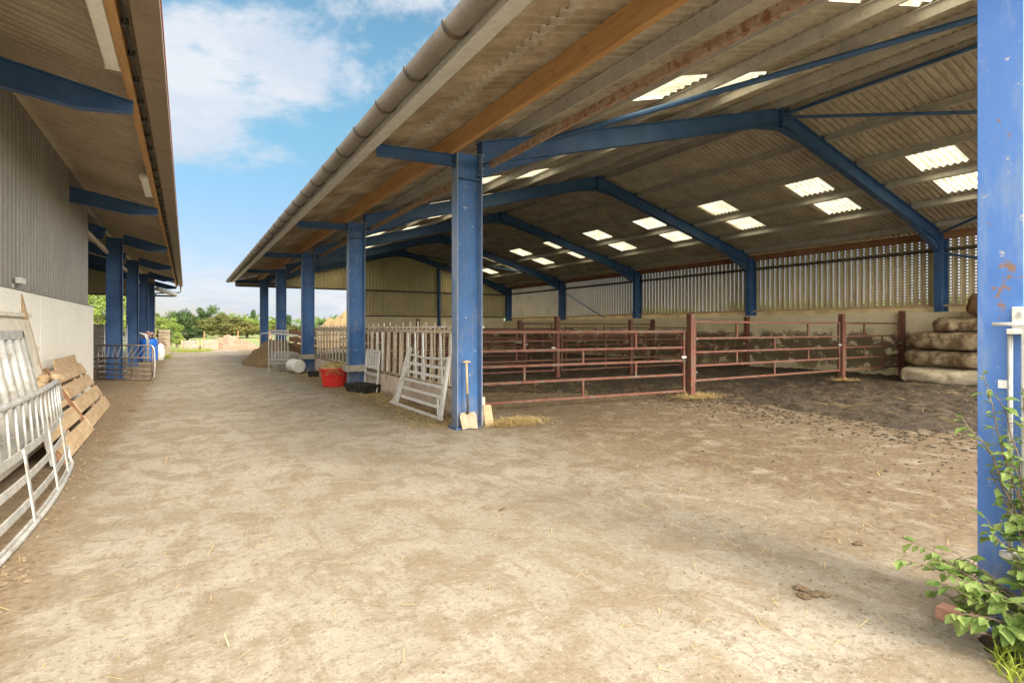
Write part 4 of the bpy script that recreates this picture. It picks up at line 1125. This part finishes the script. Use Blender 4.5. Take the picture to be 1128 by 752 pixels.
def spray(ms, ml, a, b, lift, nl, size, r, kink=.05):
    a = V(a); b = V(b); pts = []
    for i in range(8):
        t = i/7; q = a.lerp(b, t)+V((r.uniform(-1,1)*kink*t*.4, r.uniform(-1,1)*kink*t*.4, lift*math.sin(math.pi*t*.8))); q.z = max(q.z,.01); pts.append(q)
    ms.tube(pts, [.006*(1-.7*i/7) for i in range(8)], 5)
    for k in range(nl):
        t = .2+.8*(k+r.random())/nl; i = min(6, int(t*7)); q = pts[i].lerp(pts[i+1], min(1, t*7-i))
        d = V((r.uniform(-1,1), r.uniform(-1,1), r.uniform(-.5,.5)))+(pts[i+1]-pts[i]).normalized()*.3
        L = 1.06*size*r.choice((.55,.7,.85,1.0,1.15))*r.uniform(.8,1.05)
        ms.tube([q, q+d.normalized()*L*.3], .0018, 4)
        leaf(ml, q+d.normalized()*L*.3, d+V((0,0,-.35)), V((r.uniform(-.4,.4),r.uniform(-.6,.2),1)), L, L*.72)
def shrub(name, loc, sprays, lab, cat, seed, mt='leaf_near'):
    r = random.Random(seed); ms = MB(); ml = MB()
    for s in sprays: spray(ms, ml, *s, r)
    t = thing(name, loc, lab, cat); ms.build('stem', 'bark', t); o = ml.build('foliage', mt, t); return t
rt = V((3.36,.80,0))
S1 = []
r = random.Random(11)
for (b, lift, n, sz) in [((3.03,1.20,.24),.10,17,.06),((2.97,1.32,.32),.12,14,.055),((3.05,1.35,.42),.08,12,.06),((3.0,1.15,.12),.12,14,.085),((3.15,1.0,.10),.14,16,.085),
                         ((3.10,1.25,.30),.12,15,.075),((3.2,1.15,.28),.10,14,.08),((3.25,.78,.06),.10,10,.09),((3.22,1.28,.16),.05,12,.075),((3.12,.92,.22),.12,12,.085),((3.18,1.2,.36),.1,14,.07),((3.05,1.1,.26),.12,14,.075),((3.28,1.02,.30),.1,16,.075),((3.3,.95,.15),.1,14,.08),((3.2,.86,.30),.1,14,.08),((3.26,.70,.25),.1,14,.08)]:
    S1.append((rt, b, lift, int(n*2.6), sz))
shrub('bramble_bush', rt, S1, 'green leafy bramble shoots spreading over the ground in the bottom right corner', 'shrub', 21)
S2 = []
for (a, b, lift, n, sz) in [((3.34,.92,.05),(3.28,1.0,.62),.05,34,.07),((3.36,.90,.05),(3.36,.93,.72),.02,30,.07),((3.34,.86,.02),(3.22,1.08,.55),.08,26,.065),((3.32,.80,.0),(3.34,.80,.5),.03,30,.08),((3.30,.82,.0),(3.22,.86,.35),.03,22,.08),((3.36,.84,.0),(3.30,.95,.42),.03,22,.08)]:
    S2.append((V(a), V(b), lift, int(n*1.6), sz))
shrub('nettle_clump', (3.34,.85,0), S2, 'dense green leaves growing up around the foot of the hung gate', 'plant', 22)
S3 = []
for (a, b, lift, n, sz) in [((3.36,.93,.3),(3.26,1.12,1.28),.0,22,.05),((3.33,1.0,.6),(3.22,1.16,1.05),.03,12,.05),((3.35,.95,.5),(3.29,1.06,1.18),.02,16,.052),((3.35,.93,.4),(3.28,1.04,.92),.04,16,.06),((3.35,.93,.5),(3.33,1.0,1.22),.0,14,.05),((3.34,.95,.4),(3.30,1.10,.80),.04,10,.05)]:
    S3.append((V(a), V(b), lift, int(n*2.2), sz))
shrub('climbing_shoots', (3.36,.93,0), S3, 'pale green leafy shoots climbing in front of the near blue column', 'plant', 23, 'leaf_near')
m = MB(); 
for j in range(25):
    for i in range(25):
        u, w_ = i/12-1, j/12-1; q = math.hypot(u, w_)
        x_, y_ = 3.42+u*.36, .74+w_*.50
        m.v.append(V((x_, y_, -.01+max(0,1-q**2)*.06*(1+.9*noise.fractal(V((x_*9,y_*9,0)),.8,2,4)))))
for j in range(24):
    for i in range(24):
        a = j*25+i; m.f.append((a,a+1,a+26,a+25))
tag(m.build('soil', 'muck'), 'dark soil and leaf litter at the foot of the near column', 'soil', kind='stuff')
# grass tuft at the corner
def tuft(m, c, rad, n, h, r):
    for _ in range(n):
        a = r.uniform(0,6.28); q = math.sqrt(r.random())*rad; p = V(c)+V((math.cos(a)*q, math.sin(a)*q, 0))
        lean = V((r.uniform(-.6,.6), r.uniform(-.6,.6), 1)).normalized()*h*r.uniform(.5,1.1); w = V((r.uniform(-1,1), r.uniform(-1,1),0)).normalized()*.004
        mid = p+lean*.55; tip = p+lean+V((lean.x*.5,lean.y*.5,-.02))
        m.add([p-w, p+w, mid+w*.8, mid-w*.8, tip], [(0,1,2,3),(3,2,4)])
m = MB(); tuft(m, (3.22,.75,0), .30, 700, .14, random.Random(3)); tuft(m, (3.35,.62,0), .3, 500, .18, random.Random(4))
tag(m.build('grass', 'leaf_yellow'), 'short green grass in the bottom right corner', 'grass', kind='stuff')
m = MB(); r = random.Random(9)
for k in range(60):
    a = r.uniform(0,6.28); q = math.sqrt(r.random()); tuft(m, (.25+q*math.cos(a)*1.1, 40.2+q*math.sin(a)*1.8, 0), .3, 22, .30, r)
for k in range(16): tuft(m, (-1.0+r.uniform(-.3,.3), 31.8+r.uniform(-.3,.3), 0), .15, 20, .3, r)
tag(m.build('grass', 'leaf_yellow'), 'bright grass patch at the end of the yard', 'grass', kind='stuff')

# trees -------------------------------------------------------------
def crown_mesh(name, mt, seed, n_cl, n_leaf, size, squash=.8, shape='round'):
    r = random.Random(seed); m = MB(); cl = []
    for _ in range(n_cl):
        while True:
            p = V((r.uniform(-1,1), r.uniform(-1,1), r.uniform(-1,1)))
            if p.length < 1: break
        p = p.normalized()*(p.length**.5)*.82
        if shape == 'cone': f = (1-(p.z+1)/2*.85); p.x *= f*.8; p.y *= f*.8
        cl.append((p, r.uniform(.20,.38)))
    for k in range(n_leaf):
        c, rad = cl[k % n_cl]
        d = V((r.gauss(0,1), r.gauss(0,1), r.gauss(0,1))).normalized()
        p = c + d*rad*(r.random()**.4)
        nrm = (d+V((r.uniform(-.7,.7), r.uniform(-.7,.7), r.uniform(-.2,.8)))).normalized()
        a = nrm.orthogonal().normalized(); b = nrm.cross(a); an = r.uniform(0,6.28)
        a, b = a*math.cos(an)+b*math.sin(an), b*math.cos(an)-a*math.sin(an)
        s = size*r.uniform(.5,1.3)
        m.v += [p+a*s, p+b*s*.55, p-a*s*.9, p-b*s*.6]; i = len(m.v); m.f.append((i-4,i-3,i-2,i-1))
    me = bpy.data.meshes.new(name); me.from_pydata([tuple(v) for v in m.v], [], m.f); me.materials.append(M[mt]); return me
CR = {
 'dark': crown_mesh('crown', 'leaf_dark', 1, 34, 11000, .050),
 'mid': crown_mesh('crown', 'leaf_mid', 2, 40, 11000, .050),
 'olive': crown_mesh('crown', 'leaf_olive', 3, 40, 11000, .048),
 'light': crown_mesh('crown', 'leaf_light', 4, 38, 11000, .048),
 'cone': crown_mesh('crown', 'leaf_dark', 5, 26, 5000, .055, shape='cone'),
}
TG = 'trees beyond the yard'
def tree(name, x, y, rx, rz, zc, kind, lab, rot=0.0, cat='tree', grp=TG):
    t = thing(name, (x,y,0), lab, cat, grp)
    m = MB(); r = random.Random(int(x*13+y)); P0 = V((x,y,-.1))
    top = V((x+r.uniform(-.3,.3),y,zc+rz*.3)); th = .03*rx+.08
    m.tube([P0, P0.lerp(top,.5)+V((r.uniform(-.15,.15),0,0)), top], [th*1.3, th*.8, th*.25], 8)
    for k in range(6):
        a = k*1.05+rot; s = P0.lerp(top, .4+.08*k); e = s+V((math.cos(a)*rx*.6, math.sin(a)*rx*.6, rz*.45)); m.tube([s, s.lerp(e,.5)+V((0,0,.1*rz)), e], [th*.4, th*.25, th*.08], 5)
    m.build('trunk', 'bark', t)
    c = bpy.data.objects.new('crown', CR[kind]); C.objects.link(c); c.parent = t; c.location = (0,0,zc); c.scale = (rx,rx,rz); c.rotation_euler = (0,0,rot)
    return t
def at(px, d):  # ground point seen in column px at depth d
    r_ = (px-564)/FPX*d; return (cY*r_+sY*d, cY*d-sY*r_)
def trp(name, px, d, wpx, ytop, ybot, kind, lab, rot=0, cat='tree'):
    x, y = at(px, d); rx = wpx/2/FPX*d; zt = EYE+(361-ytop)/FPX*d; zb = max(.2, EYE+(361-ybot)/FPX*d)
    return tree(name, x, y, rx/.98, (zt-zb)/2/.98, (zt+zb)/2, kind, lab, rot, cat)
trp('oak_tree', 211, 95, 34, 336, 376, 'dark', 'tall dark domed tree above the left yard end')
trp('broadleaf_tree', 235, 98, 34, 337, 376, 'mid', 'mid green uneven tree right of the dark domed tree', 1)
trp('hawthorn_bush', 252, 80, 62, 346, 380, 'olive', 'wide olive-yellow bush behind the rubble heap', 2, 'bush')
trp('hawthorn_bush', 272, 84, 44, 350, 378, 'light', 'light green bush left of the far column', 3, 'bush')
trp('broadleaf_tree', 190, 100, 36, 343, 378, 'mid', 'green tree directly behind the stone wall', 4)
trp('hedge_bush', 182, 62, 34, 349, 384, 'light', 'bright green bush left of the yard end beside the stone wall', 5, 'bush')
trp('hedge_bush', 207, 66, 40, 362, 386, 'dark', 'dark low bush under the tall domed tree', 6, 'bush')
trp('garden_shrub', 196, 42, 12, 366, 387, 'light', 'yellow-green shrub at the corner of the stone wall', 7, 'bush')
trp('garden_shrub', 188, 44.5, 12, 360, 388, 'mid', 'leafy green shrub above the stone wall end', 7.5, 'bush')
trp('conifer_tree', 279, 120, 12, 339, 372, 'cone', 'small thin conifer just left of the far column', 1)
trp('conifer_tree', 318, 110, 16, 345, 374, 'cone', 'small grey conifer between the far columns', 2)
trp('broadleaf_tree', 312, 105, 40, 356, 378, 'olive', 'low olive tree between the far columns', 3)
trp('broadleaf_tree', 300, 125, 26, 352, 374, 'light', 'light green tree just right of the far column', 3.3)
trp('broadleaf_tree', 355, 90, 50, 353, 378, 'mid', 'mid green tree seen over the second feed barrier', 4)
trp('broadleaf_tree', 385, 96, 44, 356, 378, 'light', 'light green tree behind the second column', 4.4)
trp('garden_tree', 106, 60, 42, 318, 378, 'light', 'bright yellow-green tree seen past the white wall corner', 5)
trp('garden_tree', 140, 66, 44, 322, 378, 'light', 'bright green tree between the left posts', 6)
trp('garden_tree', 162, 90, 28, 338, 378, 'mid', 'green tree behind the last left post', 1.5)
trp('broadleaf_tree', 224, 118, 40, 347, 376, 'mid', 'distant green tree between the domed tree and its neighbour', 2.2)
trp('broadleaf_tree', 262, 120, 50, 350, 376, 'mid', 'distant green tree above the olive bush', 3.1)
# trees outside the vented back wall
for k, (x, y, rr_, zz, kd, lab) in enumerate([(33,14,5.5,2.6,'light','green tree glimpsed through the vented sheeting, nearest'),(35,23,6,2.8,'light','olive tree glimpsed through the middle of the vented sheeting'),(34,33,5.5,2.6,'light','green tree glimpsed through the far vented sheeting')]):
    tree('hedgerow_tree', x, y, rr_, zz*.6, zz*.62, kd, lab, k)
# distant wood (reads as one mass)
m = MB(); r = random.Random(77)
for k in range(9000):
    px = r.uniform(-400, 1500); d = r.uniform(150, 185)
    x, y = at(px, d)
    hh = 4.6+1.8*noise.noise(V((px*.02,0,1)))+1.0*noise.noise(V((px*.08,0,1)))
    p = V((x, y, r.random()**.7*hh)); s = r.uniform(.4,.9)
    a = V((r.uniform(-1,1),r.uniform(-1,1),r.uniform(-.6,.6))).normalized(); b = a.orthogonal().normalized()
    m.v += [p+a*s, p+b*s*.7, p-a*s, p-b*s*.7]; i = len(m.v); m.f.append((i-4,i-3,i-2,i-1))
tag(m.build('far_wood', 'leaf_mid'), 'far hedge and woodland along the horizon', 'wood', kind='stuff')

# ================================================================== LITTER
def strands(m, fn, n, L, seed, wid=(.0015,.004)):
    r = random.Random(seed)
    for _ in range(n):
        x, y, z = fn(r)
        d = V((r.uniform(-1,1), r.uniform(-1,1), r.uniform(-.12,.12))).normalized()*L*r.uniform(.4,1.3)/2; w = d.cross(V((0,0,1))).normalized()*r.uniform(*wid)
        p = V((x,y,z+.004+abs(d.z))); m.add([p-d-w, p-d+w, p+d+w, p+d-w], [(0,1,2,3)])
m = MB()
strands(m, lambda r: (3.86-abs(r.gauss(0,.42)), r.uniform(7.6,20), .002), 9000, .12, 1)
strands(m, lambda r: (4.4+r.gauss(0,.25), 7.4+r.gauss(0,.14), abs(r.gauss(0,.035))), 2600, .12, 2)
strands(m, lambda r: (9.3+r.gauss(0,.28), 8.05+r.gauss(0,.2), .03+abs(r.gauss(0,.03))), 1500, .14, 3)
strands(m, lambda r: (15.1+r.gauss(0,.2), 8.1+r.gauss(0,.15), .09+abs(r.gauss(0,.03))), 700, .14, 4)
tag(m.build('straw_litter', 'straw'), 'loose straw scattered over the floor and along the barrier', 'straw', kind='stuff'); m = MB()
def fm(r):
    x, y = r.uniform(8.6,18.5), 1.5+r.random()**1.3*26; return (x, y, max(0,muck_h(x,y))+.01)
strands(m, fm, 7000, .12, 5, (.002,.005))
tag(m.build('muck_straw', 'mstraw'), 'brown soiled straw trodden into the pen floor', 'straw', kind='stuff'); m = MB()
strands(m, lambda r: (r.uniform(4.2,9.2), 8.6+r.random()*6, .03), 2500, .14, 6)
strands(m, lambda r: (3.2+abs(r.gauss(0,1.6)), 1.6+r.random()**.8*6, .001), 1100, .07, 7, (.001,.002))
strands(m, lambda r: (r.uniform(-1.7,3.2), 1.2+r.random()*24, .001), 1500, .07, 8, (.001,.002))
tag(m.build('straw_litter', 'straw'), 'sparse straw wisps blown over the yard', 'straw', kind='stuff')
m = MB(); r = random.Random(31)
def crumb(x, y, s):
    m.blob((x, y, s*.25), s, (1,1,.55), 4, .6, r.random()*50, 2)
for _ in range(2600):
    x = r.uniform(-1.8,3.6); y = 1.0+r.random()**1.6*16; crumb(x, y, r.uniform(.002,.008))
for _ in range(700):
    x = 3.0+abs(r.gauss(0,2.2)); y = 1.6+r.random()*6.5; crumb(x, y, r.uniform(.003,.011))
for _ in range(700):
    x = -.8-abs(r.gauss(0,.35)); y = 3+r.random()**1.2*16; crumb(max(x,-1.8), y, r.uniform(.005,.022))
for _ in range(700):
    x = 3.8-abs(r.gauss(0,.35)); y = 7.8+r.random()*12; crumb(x, y, r.uniform(.005,.025))
tag(m.build('dirt_crumbs', 'crumb'), 'small crumbs of dirt and grit scattered over the yard', 'dirt', kind='stuff')
m = MB()
for _ in range(1500):
    y = 1.6+r.random()*7.0; x = 9.6-abs(r.gauss(0,1.5))+.8*noise.noise(V((y*.9,2,0))); m.blob((x, y, .004), r.uniform(.006,.03)*(1 if x > 8 else .55), (1.2,1,.4), 4, .8, r.random()*50, 3)
tag(m.build('muck_crumbs', 'muck'), 'dark muck crumbs trodden out from the pen onto the concrete', 'muck', kind='stuff')
for (px, py, s, lab) in ((895,655,.075,'flat dark dung clod on the concrete left of the near column'), (555,561,.035,'small dark clod near the middle of the yard'), (944,599,.04,'dark clod on the dirty floor left of the near column, farther back'), (148,452,.10,'dark muck clod on the verge beside the far timber panel')):
    m = MB(); c = ground(px, py); rr = random.Random(px)
    for k in range(7): m.blob(c+V((rr.gauss(0,s*.45), rr.gauss(0,s*.45), .008)), s*.42, (1,1,.35), 6, .6, k+px, 3)
    one('dung_clod', m, 'dung', c, lab, 'clod', smooth=False)

# ================================================================== LIGHT, SKY, CAMERA
SUN_DIR = V((.16,-.84,.54)).normalized()     # towards the sun: behind the camera, a little right
el = math.asin(SUN_DIR.z); az = math.atan2(SUN_DIR.x, SUN_DIR.y)
w = bpy.data.worlds.new('World'); S.world = w; w.use_nodes = True
nt = w.node_tree; n = NT(w)
bg = nt.nodes['Background']
sky = nt.nodes.new('ShaderNodeTexSky'); sky.sky_type = 'NISHITA'; sky.sun_disc = False
sky.sun_elevation = el; sky.sun_rotation = az; sky.air_density = 1.0; sky.dust_density = .6; sky.ozone_density = 1.0
gen = n.co.outputs['Generated']
x = n.xyz(gen)
zz = n.math('ADD', n.math('MAXIMUM', x[2], 0.0), .14)
cx_ = n.math('DIVIDE', x[0], zz); cy_ = n.math('DIVIDE', x[1], zz)
cmb = nt.nodes.new('ShaderNodeCombineXYZ'); n.link(cx_, cmb.inputs[0]); n.link(cy_, cmb.inputs[1]); cmb.inputs[2].default_value = 2.7
sh_ = nt.nodes.new('ShaderNodeVectorMath'); sh_.operation = 'ADD'; n.link(gen, sh_.inputs[0]); sh_.inputs[1].default_value = (6.12,3.4,4.68)
cl = n.noise(2.6, 9, .58, vec=sh_.outputs[0], stretch=(1,1,1.5), dist=.25)
mask = n.ramp(cl, .50, .59)
hz = n.ramp(x[2], .17, .02)                      # cloud bank near the horizon
bank = n.math('MULTIPLY', hz, n.ramp(n.noise(7, 7, .6, vec=gen, stretch=(1,1,2.2)), .38, .56))
mask = n.math('MAXIMUM', n.math('MULTIPLY', mask, .88), n.math('MULTIPLY', bank, .85))
tint = n.mix(1.0, sky.outputs[0], (1,1,1))
mul = nt.nodes.new('ShaderNodeVectorMath'); mul.operation = 'MULTIPLY'; n.link(sky.outputs[0], mul.inputs[0]); n.link(n.mix(n.ramp(x[2], .04, .34), (.95,.92,1.12), (.76,1.02,.92)), mul.inputs[1])
ccol = n.mix(n.ramp(n.noise(2.1, 6, .6, vec=cmb.outputs[0]), .35, .7), (1.8,2.0,2.3), (2.4,2.42,2.5))
dim = nt.nodes.new('ShaderNodeVectorMath'); dim.operation = 'SCALE'; n.link(mul.outputs[0], dim.inputs[0])
n.link(n.math('ADD', n.math('MULTIPLY', n.ramp(x[2], .0, .50), .26), .27), dim.inputs['Scale'])
col = n.mix(mask, dim.outputs[0], ccol)
# unseen bright clouds, added overhead and behind the viewpoint to light the barn inside
fill_deck = n.math('MULTIPLY', n.ramp(x[1], .42, -.05), n.ramp(n.noise(1.4, 5, .6, vec=cmb.outputs[0]), .30, .50))
col = n.mix(n.math('MULTIPLY', fill_deck, .92), col, (17,16.2,14.8))
n.link(col, bg.inputs['Color']); bg.inputs['Strength'].default_value = .085
sd = bpy.data.lights.new('sun', 'SUN'); sd.energy = 2.0; sd.angle = R(26); sd.color = (1,.90,.75)
so = bpy.data.objects.new('sun', sd); C.objects.link(so); so.rotation_euler = SUN_DIR.to_track_quat('Z','Y').to_euler()
cam = bpy.data.cameras.new('camera'); co = bpy.data.objects.new('camera', cam); C.objects.link(co); S.camera = co
co.location = (0,0,EYE); co.rotation_euler = (R(90),0,-YAW)
cam.sensor_width = 36; cam.lens = 36*FPX/1128; cam.shift_y = -(376-361)/1128.0*1.0; cam.clip_end = 3000; cam.clip_start = .05
S.view_settings.view_transform = 'Standard'; S.view_settings.look = 'None'; S.view_settings.gamma = 1; S.view_settings.use_curve_mapping = False
S.view_settings.exposure = 2.2
S.cycles.max_bounces = 10; S.cycles.diffuse_bounces = 6; S.cycles.transparent_max_bounces = 24; S.cycles.transmission_bounces = 6
S.cycles.use_denoising = True
S.cycles.sample_clamp_indirect = 8
